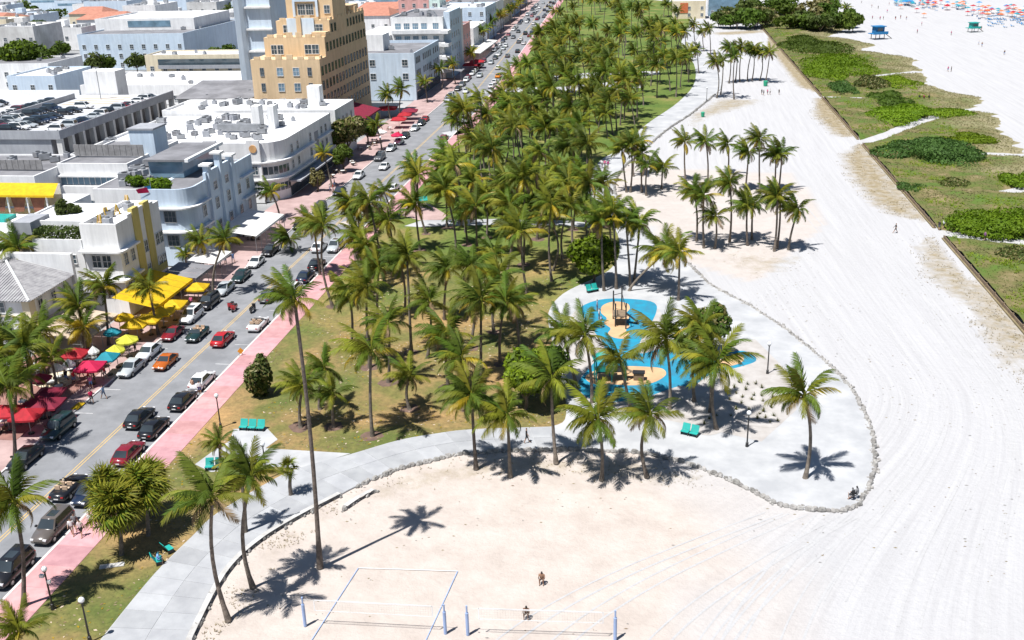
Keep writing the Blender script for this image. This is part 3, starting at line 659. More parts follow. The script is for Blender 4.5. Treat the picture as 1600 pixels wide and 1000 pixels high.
for s in range(15):
    rr = random.Random(100+s); b = MB(); nf = (28, 24, 30, 20, 27, 32, 18, 25, 28, 29, 22, 26, 16, 30, 24)[s]
    for mx, sc_, sh, c in frond_set(rr, nf, (0.0, 0.1, 0.2, 0.05, 0.1, 0.3, 0.03, 0.15, 0.75, 0.0, 0.25, 0.1, 0.15, 0.05, 0.35)[s]):
        v, f = FG[sh]; b.add([mx @ (q*sc_) for q in v], f, c)
    CROWNS.append(b.mesh('crown'))
hb = MB(); hb.tube([(0, 0, -0.5), (0, 0, 0.0), (0.02, 0, 0.5)], [0.17, 0.2, 0.03], 'frond_olive', 6)
for i in range(7): hb.ball((0.26*math.cos(i*0.9), 0.26*math.sin(i*0.9), -0.28-0.08*(i % 2)), 0.13, 'coconut', 6, 4)
HEART = hb.mesh('crown')
def trunk_mesh(top, r, rr, swell=1.5):
    top = Vector(top); n = 8; pts = []; rad = []
    sway = Vector((rr.gauss(0, 0.25), rr.gauss(0, 0.2), 0))
    for i in range(n+1):
        t = i/n; p = Vector((top.x*t**1.5, top.y*t**1.5, top.z*t))+sway*math.sin(math.pi*t)*min(1.5, top.z/8)
        pts.append(p); rad.append(r*(1+(swell-1)*max(0, 1-t*7))*(1-0.35*t))
    b = MB(); b.tube(pts, rad, 'trunk_palm', 7, False); return b.mesh('trunk', True)
NP = 0
def palm(base, top, label, group=None, detail=False, yellow=0.1, size=1.0, name='coconut_palm', r=0.19):
    global NP; NP += 1; rr = random.Random(NP*13+1)
    root = thing(name, label, 'palm tree', base, 0, group)
    link('trunk', trunk_mesh(top, r, rr), root)
    if detail:
        c = link('crown', HEART, root, top)
        n = rr.choice((21, 24, 26, 28, 30))
        for mx, s, sh, cl in frond_set(rr, n, yellow):
            f = link('frond', FM[sh, cl], c); f.matrix_local = mx @ Matrix.Scale(s*size, 4)
    else:
        k = 8 if yellow > 0.5 else rr.choice((0, 1, 2, 3, 4, 5, 6, 7, 9, 10, 11, 12, 13, 14))
        c = link('crown', CROWNS[k], root, top, rr.uniform(-0.5, 0.5)); c.scale = (size, size, size*(0.9+0.2*rr.random()))
    return root
FWH = Vector((fw.x, fw.y, 0)).normalized()
def sight_palm(bx, by, cx, cy, label, **kw):
    b = G(bx, by, 0.05); d = ray(cx, cy); o = Vector((0, 0, CAM_H)); t = (b-o).dot(FWH)/d.dot(FWH); p = o+d*t-b
    kw['size'] = kw.get('size', 1.0)*0.94
    return palm(b, (p.x, p.y, max(2.2, p.z)), label, **kw)
TAKEN = []
def sp(bx, by, cx, cy, label, **kw):
    q = G(bx, by); TAKEN.append((q.x, q.y)); kw.setdefault('detail', by > 455)
    return sight_palm(bx, by, cx, cy, label, **kw)
def ordinal(i): return ('first second third fourth fifth sixth seventh eighth ninth tenth eleventh twelfth thirteenth fourteenth fifteenth sixteenth seventeenth eighteenth nineteenth twentieth'.split()+['twenty-'+w for w in 'first second third fourth fifth sixth seventh eighth ninth'.split()])[i]
# --- near palms, one by one
sp(37, 948, 22, 785, 'coconut palm at the pink pavement, nearest the lower left corner')
sp(28, 1050, 30, 985, 'short bushy palm cut by the bottom edge at far left', size=0.7)
sp(357, 970, 332, 778, 'coconut palm at the bottom, leaning, just outside the capped wall', size=1.12)
sp(395, 918, 393, 745, 'straight thin palm right of the leaning palm by the capped wall', size=0.9)
sp(383, 832, 372, 728, 'palm on the concrete walk behind the two bottom palms', size=0.55)
sp(500, 887, 460, 468, 'very tall bare-trunked palm standing alone on the sand at lower left', r=0.2, size=0.78)
sp(470, 668, 474, 602, 'short palm on the lawn crossed by the very tall bare trunk', size=0.85)
sp(345, 738, 343, 692, 'small fan-headed palm beside the teal seats', size=0.55)
sp(582, 682, 580, 548, 'full-headed palm on the dry lawn above the promenade bend', size=1.15)
sp(578, 575, 573, 448, 'tall palm on the dry lawn directly behind the full-headed one')
sp(500, 640, 507, 575, 'short palm on the lawn right of the round bush', size=0.8)
sp(522, 668, 520, 615, 'small drooping palm low on the lawn near the walk', size=0.75)
sp(643, 552, 636, 402, 'tall palm with a clean straight trunk in the middle of the dry lawn')
sp(632, 492, 625, 410, 'palm close behind the clean-trunked palm on the dry lawn', detail=True)
sp(701, 607, 700, 522, 'yellowing palm on the dry lawn left of the green tree', yellow=0.3, size=1.1)
sp(744, 733, 737, 618, 'leftmost palm of the row on sand below the promenade', size=1.05)
sp(797, 745, 793, 650, 'second palm from the left in the row below the promenade', yellow=0.2)
sp(869, 724, 862, 592, 'tall palm in front of the playground shade, third in the sand row', yellow=0.2, size=1.1)
sp(940, 750, 935, 655, 'wide palm fourth in the sand row below the promenade', size=1.1)
sp(1011, 746, 1016, 648, 'rightmost palm of the sand row below the promenade')
sp(1046, 640, 1040, 530, 'tall palm in front of the blue playground surface', size=1.3)
sp(1085, 628, 1083, 545, 'palm between the blue surface palm and the planting bed', size=1.15)
sp(985, 640, 968, 560, 'palm leaning over the lower peach island', size=0.9)
sp(1120, 672, 1122, 568, 'palm over the planting bed right of the playground', size=1.25)
sp(1110, 645, 1098, 510, 'palm behind the planting bed palm, at the playground edge', size=1.0)
sp(1258, 748, 1257, 618, 'lone palm standing on the round white plaza', size=1.05)
sp(925, 630, 914, 525, 'bushy palm at the left edge of the playground', size=1.1)
sp(900, 600, 880, 520, 'palm tucked behind the green tree left of the playground', yellow=0.15)
sp(548, 548, 546, 462, 'palm on the lawn edge close to the pink pavement, right of the tall trunk', size=0.95)
sp(640, 640, 640, 588, 'low palm on the lawn left of the yellowing palm', size=0.8)
sp(607, 598, 606, 505, 'palm between the full-headed and the clean-trunked palms', size=0.95)
sp(668, 560, 672, 470, 'palm just right of the clean-trunked palm', size=0.95)
sp(728, 640, 722, 560, 'palm in front of the shady clump near the walk', size=1.0, yellow=0.2)
sp(590, 500, 592, 420, 'palm near the street edge behind the tall lawn palms', size=0.95, detail=True)
sp(695, 500, 700, 420, 'palm at the back of the dry lawn with a yellow hanging leaf', yellow=0.25, detail=True)
sp(752, 590, 752, 470, 'tall dense palm in the shady clump left of the playground', size=1.1)
sp(782, 570, 790, 470, 'palm on mulch in the shady clump left of the playground')
sp(812, 545, 805, 478, 'short palm at the back of the shady clump', size=0.9, yellow=0.2)
sp(772, 520, 780, 430, 'palm crowning the shady clump between lawn and playground', size=1.1)
sp(735, 545, 738, 415, 'tall palm left in the shady clump', size=1.0)
sp(862, 440, 862, 320, 'palm with grey trunk on the lawn edge above the playground', detail=True)
sp(983, 455, 1040, 395, 'golden leaning palm above the playground', yellow=0.6, detail=True, size=1.2)
sp(1060, 470, 1062, 395, 'yellow-green palm right above the playground', yellow=0.35, detail=True)
for i, (bx, by, cx, cy) in enumerate([(944, 455, 940, 345), (963, 452, 958, 330), (985, 448, 978, 345), (991, 440, 1000, 350)]):
    sp(bx, by, cx, cy, f'{["first","second","third","fourth"][i]} palm from the left in the dark cluster above the playground')
for i, (bx, by, cx, cy) in enumerate([(1088, 376, 1085, 300), (1100, 387, 1100, 306), (1117, 388, 1118, 338), (1140, 378, 1141, 287), (1168, 383, 1168, 322), (1175, 374, 1177, 318), (1210, 392, 1214, 308), (1214, 388, 1219, 312), (1232, 390, 1247, 328)]):
    sp(bx, by, cx, cy, f'palm number {["one","two","three","four","five","six","seven","eight","nine"][i]} from the left in the lower row on white sand', size=0.95, detail=True)
for i, (bx, by, cx, cy) in enumerate([(1071, 282, 1070, 222), (1105, 291, 1103, 222), (1137, 272, 1137, 226), (1165, 296, 1170, 238), (1187, 302, 1187, 218), (1211, 298, 1213, 243), (1217, 297, 1222, 240)]):
    sp(bx, by, cx, cy, f'palm number {["one","two","three","four","five","six","seven"][i]} from the left in the upper row on white sand', size=0.95)
for i, (bx, by, cx, cy) in enumerate([(979, 300, 972, 235), (985, 300, 986, 226), (1003, 300, 1004, 240), (1010, 305, 1012, 258), (990, 275, 1000, 222), (1034, 295, 1036, 262)]):
    sp(bx, by, cx, cy, f'{["first","second","third","fourth","fifth","last"][i]} palm of the knot beside the narrow promenade bend', group='palms at the promenade bend')
for i, (bx, by, cx, cy) in enumerate(sorted([(1120, 153, 1119, 98), (1126, 148, 1130, 95), (1147, 155, 1148, 88), (1139, 130, 1140, 75), (1149, 128, 1152, 80), (1156, 128, 1160, 74), (1168, 127, 1176, 78), (1175, 126, 1178, 80), (1187, 126, 1190, 84), (1196, 130, 1203, 82), (1092, 115, 1090, 78), (1110, 85, 1108, 45), (1088, 75, 1085, 40), (1100, 80, 1098, 50)], key=lambda q: q[2])):
    sp(bx, by, cx, cy, f'palm {ordinal(i)} from the left in the far group on the sand', group='far palms on the sand')
for i, (bx, by, cx, cy, t_) in enumerate([(556, 405, 548, 318, 'left'), (567, 400, 560, 330, 'middle'), (580, 392, 590, 345, 'right')]):
    sp(bx, by, cx, cy, f'{t_} palm of three at the pink pavement beside the silver van', detail=True)
sp(520, 480, 505, 352, 'tall palm on the pink pavement beside the litter bin', detail=True)
sp(420, 395, 455, 395, 'leaning palm hanging over the road', size=0.9, yellow=0.2)
sp(500, 430, 490, 350, 'dark palm over the parked dark cars', detail=True)
sp(718, 246, 714, 188, 'palm at the pink pavement by the small red car')
sp(656, 330, 648, 262, 'palm standing over the road near the white kerbside cars')
sp(612, 345, 600, 300, 'palm over the pavement beside the pink plaza')
# --- pavement palms on the hotel side
def wp(bx, by, cx, cy, label, **kw):
    return sp(bx, by, cx, cy, label, detail=True, group='palms on the hotel pavement', **kw)
wp(24, 714, 12, 605, 'palm rising from the red umbrellas at the left edge', size=1.1)
wp(52, 640, 38, 545, 'bushy palm between the tiled house and the red umbrellas', size=1.15, yellow=0.15)
wp(10, 600, 5, 525, 'palm at the left edge in front of the tiled house', size=1.0)
wp(30, 665, 30, 590, 'palm standing among the scarlet umbrellas at left', size=1.0)
wp(70, 585, 62, 520, 'palm close to the corner of the tiled house', size=1.05)
wp(0, 660, -8, 570, 'palm half outside the left edge above the scarlet umbrella', size=1.1)
wp(90, 610, 80, 560, 'short green palm beside the cream cafe steps', size=0.8)
wp(132, 565, 130, 512, 'bright yellow palm in front of the beige canopy', yellow=0.85, size=0.9)
wp(140, 555, 122, 478, 'green palm beside the tiled house wall', size=0.95)
wp(170, 540, 162, 448, 'palm in front of the white hotel corner above the yellow palm', size=0.95)
wp(248, 524, 233, 450, 'palm rising in front of the yellow awnings', size=0.85)
wp(318, 425, 314, 378, 'golden palm left of two beside the white awning', yellow=0.6, size=0.85)
wp(334, 461, 352, 375, 'palm right of the golden one by the white awning', yellow=0.3, size=0.85)
wp(292, 418, 290, 400, 'tiny palm against the white hotel wall', size=0.5)
wp(438, 345, 424, 300, 'golden-skirted palm at the corner of the side passage', yellow=0.7, size=0.95)
wp(519, 293, 506, 240, 'slim yellow palm by the rounded white hotel', yellow=0.8, size=0.7)
wp(597, 236, 588, 195, 'slim palm beside the red umbrella on the far pavement', size=0.8)
wp(625, 182, 628, 140, 'large bushy palm above the red awnings', size=1.1)
wp(610, 186, 606, 148, 'left bushy palm above the red awnings', size=1.0)
wp(668, 160, 664, 128, 'palm in front of the pale blue hotel', size=0.9)
wp(690, 140, 688, 108, 'palm at the far corner of the pale blue hotel', size=0.9)
wp(712, 132, 708, 100, 'yellow-green palm left of the far red awning', yellow=0.5, size=0.9)
wp(742, 112, 738, 82, 'yellow palm behind the far red awning', yellow=0.6, size=0.9)
for i in range(16):
    y = 430+i*22; palm((rc(y)-9-random.random()*3, y, 0.1), (random.gauss(0, .4), 0, 7+2*random.random()), 'distant palm on the hotel side of the street', 'distant street palms', yellow=random.choice((0.1, 0.1, 0.8)))
p_ = sight_palm(40, 470, 35, 385, 'large palm standing between the tiled house and the roof terrace', detail=True, size=1.15)
b_ = Vector((-86.6, 123.0, 0)); p_.location = b_
for ch in p_.children:
    if ch.name.startswith('trunk'): ch.data = trunk_mesh((0.3, 0, 10.2), 0.2, random.Random(4))
    else: ch.location = (0.3, 0, 10.2)
# --- the grove: individual palms filling the park
rg = random.Random(21); zones = [(135, 172, 'coconut palm in the grove this side of the white cross path', 'palms before the cross path'), (176, 250, 'coconut palm in the green grove beyond the white cross path', 'palms beyond the cross path'), (250, 330, 'coconut palm in the middle of the long grove', 'palms in the middle grove'), (330, 460, 'coconut palm in the distant grove', 'palms in the distant grove'), (460, 700, 'coconut palm at the far end of the grove', 'palms at the far end')]
grove = []
for (ya, yb, _, _), want in zip(zones, (28, 46, 50, 66, 50)):
    got = tries = 0
    while got < want and tries < 9000:
        tries += 1
        y = rg.uniform(ya, yb); x = rg.uniform(rc(y)+(10 if y < 150 or y > 420 else 14.5), 18)
        if not inside(x, y, lawn_poly) or any(inside(x, y, p) for p in PATHS) or dist_poly(x, y, INNw) < 1.2: continue
        sp_ = 4.2 if y > 170 else 4.8
        if any((x-a)**2+(y-b)**2 < sp_*sp_ for a, b in grove+TAKEN): continue
        if y < 146 and not (-26 < x < -13 or -46 < x < -40): continue
        if noise.noise(Vector((x*0.06, y*0.045, 3))) < -0.3: continue
        grove.append((x, y)); got += 1
def screen_x(x, y): v = Vector((x, y, 6-CAM_H)); return v.dot(RT)/v.dot(fw)
near_rank = {q: i for i, q in enumerate(sorted([g for g in grove if g[1] < zones[0][1]], key=lambda g: screen_x(*g)))}
for x, y in grove:
    z = next((q for q in zones if q[0] <= y < q[1]), zones[0])
    h = rg.gauss(9.2, 2.2); lb_ = ordinal(near_rank[(x, y)])+' palm from the left in the grove this side of the white cross path' if (x, y) in near_rank else z[2]
    palm((x, y, 0.05), (rg.gauss(-0.3, 0.8), rg.gauss(0, 0.7), max(5, h)), lb_, z[3], detail=y < 165, yellow=rg.choice((0.0, 0.05, 0.1, 0.15, 0.25)), size=0.9+0.22*rg.random())

for i, (x, y) in enumerate(TAKEN+[g for g in grove if g[1] < 200]):
    if inside(x, y, lawn_poly) and y < 200 and i % 3 != 1:
        r_ = 0.8+0.5*rg.random(); struct(MB().sheet([(x+r_*(0.8+0.4*rg.random())*math.cos(k*0.628), y+r_*(0.8+0.4*rg.random())*math.sin(k*0.628)) for k in range(10)], 0.096+0.0003*(i % 20), 'soil').ob('mulch_bed'))
# --- broad-leaved trees, shrubs and hedges
def leaf_cloud(n, rx, ry, rz, seed, leaf, k, lobes=7, boxy=False, k2=None):
    rr = random.Random(seed); b = MB(); cs = []
    for i in range(lobes):
        a = rr.random()*6.28; q = math.sqrt(rr.random())*0.62
        cs.append((q*math.cos(a), q*math.sin(a), rr.uniform(0.25, 0.75), rr.uniform(0.32, 0.5)))
    for i in range(n):
        if boxy:
            x, y, z = rr.uniform(-1, 1), rr.uniform(-1, 1), rr.uniform(0.05, 1); s = rr.randrange(4)
            if s == 0: z = 0.9+0.15*rr.random()
            elif s == 1: y = -1-0.08*rr.random()
            elif s == 2: x = rr.choice((-1, 1))
            nx, ny, nz = rr.gauss(0, 1), rr.gauss(-0.5, 1), rr.gauss(0.6, 1)
        else:
            c = rr.choice(cs); d = Vector((rr.gauss(0, 1), rr.gauss(0, 1), rr.gauss(0.25, 1))).normalized(); q = c[3]*(0.72+0.33*rr.random())
            x, y, z = c[0]+d.x*q, c[1]+d.y*q, max(0.02, c[2]+d.z*q*0.8); nx, ny, nz = d.x+rr.gauss(0, .6), d.y+rr.gauss(0, .6), d.z+rr.gauss(0.2, .6)
        nrm = Vector((nx, ny, nz)).normalized(); t = nrm.cross(Vector((rr.gauss(0, 1), rr.gauss(0, 1), rr.gauss(0, 1)))).normalized(); u = nrm.cross(t); s = leaf*(0.6+0.8*rr.random())
        p = Vector((x*rx, y*ry, z*rz))
        b.add([p-t*s, p+u*s*0.55, p+t*s, p-u*s*0.55], [(0, 1, 2, 3)], k if not k2 or rr.random() < 0.7 else k2)
    return b
def tree(name, loc, rx, ry, rz, trunk_h, label, k='leaf_mid', n=2600, leaf=0.32, seed=1, group=None, cat='tree', k2=None, lobes=8, boxy=False):
    root = thing(name, label, cat, loc, 0, group)
    c = leaf_cloud(n, rx, ry, rz, seed, leaf, k, lobes, boxy, k2).ob('crown', root, loc=(0, 0, trunk_h))
    b = MB(); rr = random.Random(seed)
    if trunk_h > 0.2:
        b.tube([(0, 0, 0), (0.1, 0, trunk_h*0.6), (0, 0.05, trunk_h+rz*0.3)], [0.24, 0.18, 0.12], 'bark', 7)
        for i in range(4):
            a = i*1.6+rr.random(); b.tube([(0, 0, trunk_h*0.8), (rx*0.3*math.cos(a), ry*0.3*math.sin(a), trunk_h+rz*0.3), (rx*0.6*math.cos(a), ry*0.6*math.sin(a), trunk_h+rz*0.55)], [0.14, 0.09, 0.04], 'bark', 5)
        b.ob('trunk', root)
    else:
        for i in range(5):
            a = i*1.3; b.tube([(0, 0, 0), (rx*0.35*math.cos(a), ry*0.35*math.sin(a), rz*0.5)], [0.08, 0.03], 'bark', 5)
        b.ob('stems', root)
    return root
def gl(px, py, z=0): return tuple(G(px, py, z))
tree('round_shrub', gl(412, 618), 2.0, 1.9, 4.6, 0, 'round grey-green shrub beside the pink pavement', 'leaf_dark', 2600, 0.26, 3, cat='shrub', k2='leaf_tan')
tree('leafy_tree', gl(822, 640), 3.9, 3.4, 5.0, 1.6, 'bright green broad-leaved tree left of the playground', 'leaf_bright', 3600, 0.34, 4, k2='leaf_mid')
tree('leafy_tree', gl(850, 625), 3.0, 3.0, 4.4, 1.8, 'darker tree just right of the bright green one, by the playground', 'leaf_mid', 2600, 0.34, 14)
tree('leafy_tree', gl(928, 442), 4.4, 3.6, 4.6, 2.2, 'spreading green tree shading the path above the playground', 'leaf_bright', 3200, 0.36, 5, k2='leaf_mid')
tree('leafy_tree', gl(830, 345), 4.5, 4.0, 5.0, 1.8, 'green tree behind the white cross path', 'leaf_mid', 2600, 0.4, 6, k2='leaf_bright')
tree('leafy_tree', gl(780, 335), 4.0, 4.0, 5.0, 1.8, 'second green tree left of the one behind the cross path', 'leaf_bright', 2400, 0.4, 7, k2='leaf_mid')
tree('sea_grape', gl(1108, 560), 2.9, 2.6, 4.4, 2.4, 'rounded dark sea grape tree at the right side of the playground', 'leaf_mid', 2600, 0.3, 8, k2='leaf_tan')
tree('street_tree', (-69.5, 222, 0), 6.0, 5.0, 6.5, 4.0, 'large olive street tree beside the rounded white hotel', 'leaf_tan', 4200, 0.42, 9, k2='leaf_mid', lobes=10)
tree('street_tree', (-67.8, 212, 0), 2.6, 2.6, 4.0, 2.0, 'smaller street tree under the large olive one', 'leaf_mid', 1500, 0.36, 10)
tree('street_tree', gl(497, 300), 1.6, 1.6, 3.6, 1.2, 'slim young tree at the kerb by the rounded hotel', 'leaf_tan', 900, 0.26, 11)
tree('street_tree', gl(575, 225), 2.4, 2.4, 4.0, 2.0, 'dark tree among the far cafe umbrellas', 'leaf_mid', 1500, 0.36, 12)
tree('big_tree', gl(40, 128), 14, 11, 10, 4.0, 'huge rounded green tree behind the car park at far left', 'leaf_mid', 5200, 0.8, 13, k2='leaf_bright', lobes=12)
# Fan palms (sabal) clump in the lower left
def fan_leaf():
    b = MB(); b.tube([(0, 0, 0), (0.5, 0, 0.1), (1.0, 0, 0.1)], [0.03, 0.025, 0.02], 'frond_olive', 4)
    for i in range(19):
        a = R_(-120+240*i/18); l = (1.0+0.2*((i*7) % 3))*(0.75+0.25*math.cos(a)); d = Vector((math.cos(a), math.sin(a), 0)); s = Vector((-d.y, d.x, 0))*0.048
        p = Vector((0.95, 0, 0.1)); m = p+d*l*0.6; tip = p+d*l+Vector((0, 0, -0.35))
        b.add([p-s*.4, p+s*.4, m+s+Vector((0, 0, .06)), m-s, tip], [(0, 1, 2, 3), (3, 2, 4)], 'frond_olive' if i % 3 else 'frond_green')
    return b.mesh('fan_leaf')
FAN = fan_leaf()
def sabal(bx, by, h, label, n=58, size=1.0):
    rr = random.Random(bx); root = thing('fan_palm', label, 'palm tree', gl(bx, by), 0, 'fan palms at the lower left')
    link('trunk', trunk_mesh((rr.gauss(0, .3), 0, h), 0.2, rr, 1.2), root); c = link('crown', HEART, root, (0, 0, h))
    for i in range(n):
        u = (i+.5)/n; a = i*2.39996; e = R_(88-135*u+rr.gauss(0, 14)); f = link('frond', FAN, c)
        f.matrix_local = Matrix.Rotation(a, 4, 'Z') @ Matrix.Rotation(-e, 4, 'Y') @ Matrix.Rotation(rr.gauss(0, .4), 4, 'X') @ Matrix.Scale(size*(0.85+0.3*rr.random()), 4)
sabal(190, 868, 4.6, 'front fan palm of the dense clump beside the pink pavement', size=1.24)
sabal(232, 838, 4.9, 'right fan palm of the dense clump near the concrete walk', size=1.19)
sabal(180, 828, 4.2, 'rear left fan palm of the dense clump by the road', size=1.14)
sabal(240, 808, 3.8, 'rear fan palm of the dense clump below the seating plaza', size=1.08)
sabal(455, 775, 3.0, 'small fan palm by the walk near the tall bare trunk', 20, 0.6)
# dune shrubs
for i, (px, py, rx, ry, rz, k, lb, n, lf) in enumerate([
    (1447, 248, 10.5, 7.5, 3.0, 'leaf_blue', 'large dark blue-green sea grape mound on the dunes', 5200, 0.42),
    (1560, 355, 9.5, 5.0, 2.4, 'leaf_bright', 'bright green mound beside the sandy trail at the right edge', 4800, 0.36),
    (1512, 222, 7, 4, 1.4, 'leaf_bright', 'light green patch behind the dark mound', 2000, 0.36),
    (1592, 285, 4, 4, 1.4, 'leaf_bright', 'light green patch cut by the right edge', 1500, 0.36),
    (1415, 185, 9, 8, 1.8, 'leaf_bright', 'green mound left of the winding sandy trail', 3600, 0.4),
    (1385, 160, 6, 7, 2.0, 'leaf_mid', 'green mound near the three people sitting on the dune', 2600, 0.42),
    (1360, 135, 5, 6, 2.4, 'leaf_dark', 'dark bush beside the grey shrubs on the dune', 1800, 0.42),
    (1318, 142, 4.5, 6, 1.8, 'leaf_blue', 'grey-green shrub at the head of the upper trail', 1500, 0.4),
    (1405, 132, 6, 8, 1.3, 'leaf_bright', 'light green patch on the upper dunes', 1800, 0.42),
    (1310, 105, 14, 18, 1.8, 'leaf_bright', 'broad green mat on the far dunes', 3400, 0.5),
    (1270, 75, 12, 18, 2.2, 'leaf_mid', 'mid green mat along the far fence', 3000, 0.55),
    (1290, 120, 6, 10, 1.4, 'leaf_bright', 'narrow light green mat along the fence', 1800, 0.42),
    (1475, 178, 7, 5, 1.2, 'leaf_bright', 'small light green patch by the beach end of the trail', 1500, 0.36),
    (1490, 290, 3.0, 2.2, 1.0, 'leaf_dark', 'small dark shrub in the brown dune grass', 800, 0.3),
    (1425, 298, 2.6, 2.4, 0.9, 'leaf_blue', 'small grey-green shrub near the fence', 700, 0.3),
    (1592, 405, 4, 2.2, 1.2, 'leaf_dark', 'dark shrub below the trail at the right edge', 1200, 0.3)]):
    tree('dune_shrub', gl(px, py), rx*1.15, ry*1.9, rz*1.15, 0, lb, k, int(n*2.6), lf*0.72, 40+i, 'dune shrubs', 'shrub', k2='leaf_tan' if k == 'leaf_dark' else None, lobes=11)
# tree belt at the top
rt2 = random.Random(77)
for i in range(30):
    px = 1120+rt2.random()*215; py = 16+rt2.random()*38+(px < 1200)*6
    if py > 48 and px < 1210: py = 44
    s = 4.5+3*rt2.random()
    tree('belt_tree', gl(px, py), s*1.25, s*1.25, s*1.1, 1.5, 'tree in the dense belt beyond the far end of the sand', rt2.choice(('leaf_mid', 'leaf_dark', 'leaf_mid', 'leaf_tan')), 800, 0.85, 60+i % 6, 'tree belt', lobes=6)
sp(1322, 22, 1323, 12, 'small lone palm at the end of the dunes by the open beach')
# agave-like clumps in the planting bed
pc = MB()
for i in range(14):
    a = i*2.4; e = 0.5+0.5*(i % 3); d = Vector((math.cos(a)*math.cos(e), math.sin(a)*math.cos(e), math.sin(e))); s = Vector((-math.sin(a), math.cos(a), 0))*0.05
    pc.add([-s, s, d*0.45], [(0, 1, 2)], 'leaf_tan' if i % 2 else 'leaf_dark')
PC = pc.mesh('bed_plant')
for px, py in [(1155, 598), (1168, 601), (1181, 600), (1190, 606), (1165, 609), (1150, 615), (1178, 618), (1190, 619), (1207, 621), (1175, 625), (1192, 627), (1158, 630), (1205, 637), (1193, 643), (1187, 647), (1196, 653), (1183, 654), (1203, 660), (1215, 658), (1147, 606), (1160, 621), (1140, 625), (1209, 650), (1170, 640), (1150, 640), (1133, 610), (1142, 650), (1120, 650), (1108, 655), (1100, 663)]:
    o_ = link('bed_plant', PC, None, gl(px, py, 0.14), random.random()*6); s = 0.9+0.5*random.random(); o_.scale = (s, s, s)
    tag(o_, 'small spiky plant in the sandy planting bed right of the playground', 'plant', 'spiky plants in the planting bed')

# ================================================================== BUILDINGS
class Bld:
    def __init__(s, name, label, ox, oy, cat='building', group=None):
        s.o = Vector((ox, oy, 0)); s.root = thing(name, label, cat, s.o, 0, group)
    def put(s, mb, name, smooth=False, parent=None):
        o = mb.ob(name, parent or s.root, smooth); 
        if not parent: o.location = -s.o
        return o
    def box(s, name, x0, x1, y0, y1, z0, z1, k): return s.put(MB().box(x0, x1, y0, y1, z0, z1, k), name)
    def prism(s, name, poly, z0, z1, k, kt=None): return s.put(MB().prism(poly, z0, z1, k, kt), name)
    def block(s, x0, x1, y0, y1, z, k='stucco_white', kr='roof_white', z0=0, par=0.7, pt=0.3):
        s.box('wall', x0, x1, y0, y1, z0, z-par, k)
        s.put(MB().sheet([(x0+pt, y0+pt), (x1-pt, y0+pt), (x1-pt, y1-pt), (x0+pt, y1-pt)], z-par+0.02, kr), 'roof')
        if par > 0.05:
            p = MB()
            p.box(x0, x1, y0, y0+pt, z-par+0.001, z, k).box(x0, x1, y1-pt, y1, z-par+0.001, z, k)
            p.box(x0, x0+pt, y0+pt, y1-pt, z-par+0.001, z, k).box(x1-pt, x1, y0+pt, y1-pt, z-par+0.001, z, k)
            s.put(p, 'parapet')
    def win(s, face, plane, u, z, w_, h, far=False, style=''):
        """a window on the south ('S'), east ('E') face centred at u, z"""
        fm, pm = window_mesh(w_, h, far, style)
        loc = Vector((u, plane, z)) if face == 'S' else Vector((plane, u, z))
        o = link('window', fm, s.root, loc-s.o, 0 if face == 'S' else math.pi/2)
        if pm: link('pane', pm, o)
        return o
    def wins(s, face, plane, us, zs, w_, h, far=False, style=''):
        for z in zs:
            for u in us: s.win(face, plane, u, z, w_, h, far, style)
WC = {}
def window_mesh(w_, h, far, style):
    k = (w_, h, far, style)
    if k in WC: return WC[k]
    f = MB(); t = 0.09; x, z = w_/2, h/2; km = 'metal_grey' if style == 'dark' else 'metal_dark' if style == 'bare' else 'frame_white'
    f.box(-x-t, x+t, -0.10, -0.002, z, z+t, km).box(-x-t, x+t, -0.16, -0.002, -z-t, -z, km)
    f.box(-x-t, -x, -0.10, -0.002, -z, z, km).box(x, x+t, -0.10, -0.002, -z, z, km)
    n = max(1, int(w_/0.9))
    for i in range(1, n+1):
        if n > 1 or True:
            u = -x+w_*i/(n+1); f.box(u-0.03, u+0.03, -0.07, -0.03, -z, z, km)
    f.box(-x, x, -0.065, -0.035, -0.03, 0.03, km)
    gk = 'glass_blue' if style == 'blue' else 'glass'
    if far: f.box(-x, x, -0.03, -0.002, -z, z, gk); r = (f.mesh('window'), None)
    else: r = (f.mesh('window'), MB().box(-x, x, -0.03, -0.002, -z, z, gk).mesh('pane'))
    WC[k] = r; return r
def arc(cx, cy, r, a0, a1, n=8): return [(cx+r*math.cos(R_(a0+(a1-a0)*i/n)), cy+r*math.sin(R_(a0+(a1-a0)*i/n))) for i in range(n+1)]
def rounded_se(x0, x1, y0, y1, r): return [(x0, y0)]+arc(x1-r, y0+r, r, -90, 0)+[(x1, y1), (x0, y1)]
# --- rooftop machinery
am = MB().box(-0.8, 0.8, -0.6, 0.6, 0.12, 1.0, 'metal_grey'); am.box(-0.7, 0.7, -0.5, 0.5, 0, 0.12, 'metal_dark'); am.tube([(0, 0, 1.0), (0, 0, 1.08)], 0.42, 'metal_dark', 10)
am.box(-0.81, 0.81, -0.45, 0.45, 0.3, 0.85, 'roof_grey'); AC = am.mesh('ac_unit')
am = MB().box(-0.5, 0.5, -0.5, 0.5, 0, 0.9, 'stucco_grey'); am.tube([(0, 0, 0.9), (0, 0, 1.2)], 0.3, 'metal_grey', 8); AC2 = am.mesh('ac_unit')
def acs(spots, z, where, grp):
    for i, (x, y) in enumerate(spots):
        o_ = link('air_conditioner', AC if i % 3 else AC2, None, (x, y, z), random.choice((0, 0.3, 1.57, 1.2))); s = 0.8+0.5*random.random(); o_.scale = (s, s, s)
        tag(o_, 'grey air conditioning unit on '+where, 'air conditioner', grp)
def scatter(x0, x1, y0, y1, n, seed):
    q = random.Random(seed); return [(q.uniform(x0, x1), q.uniform(y0, y1)) for _ in range(n)]

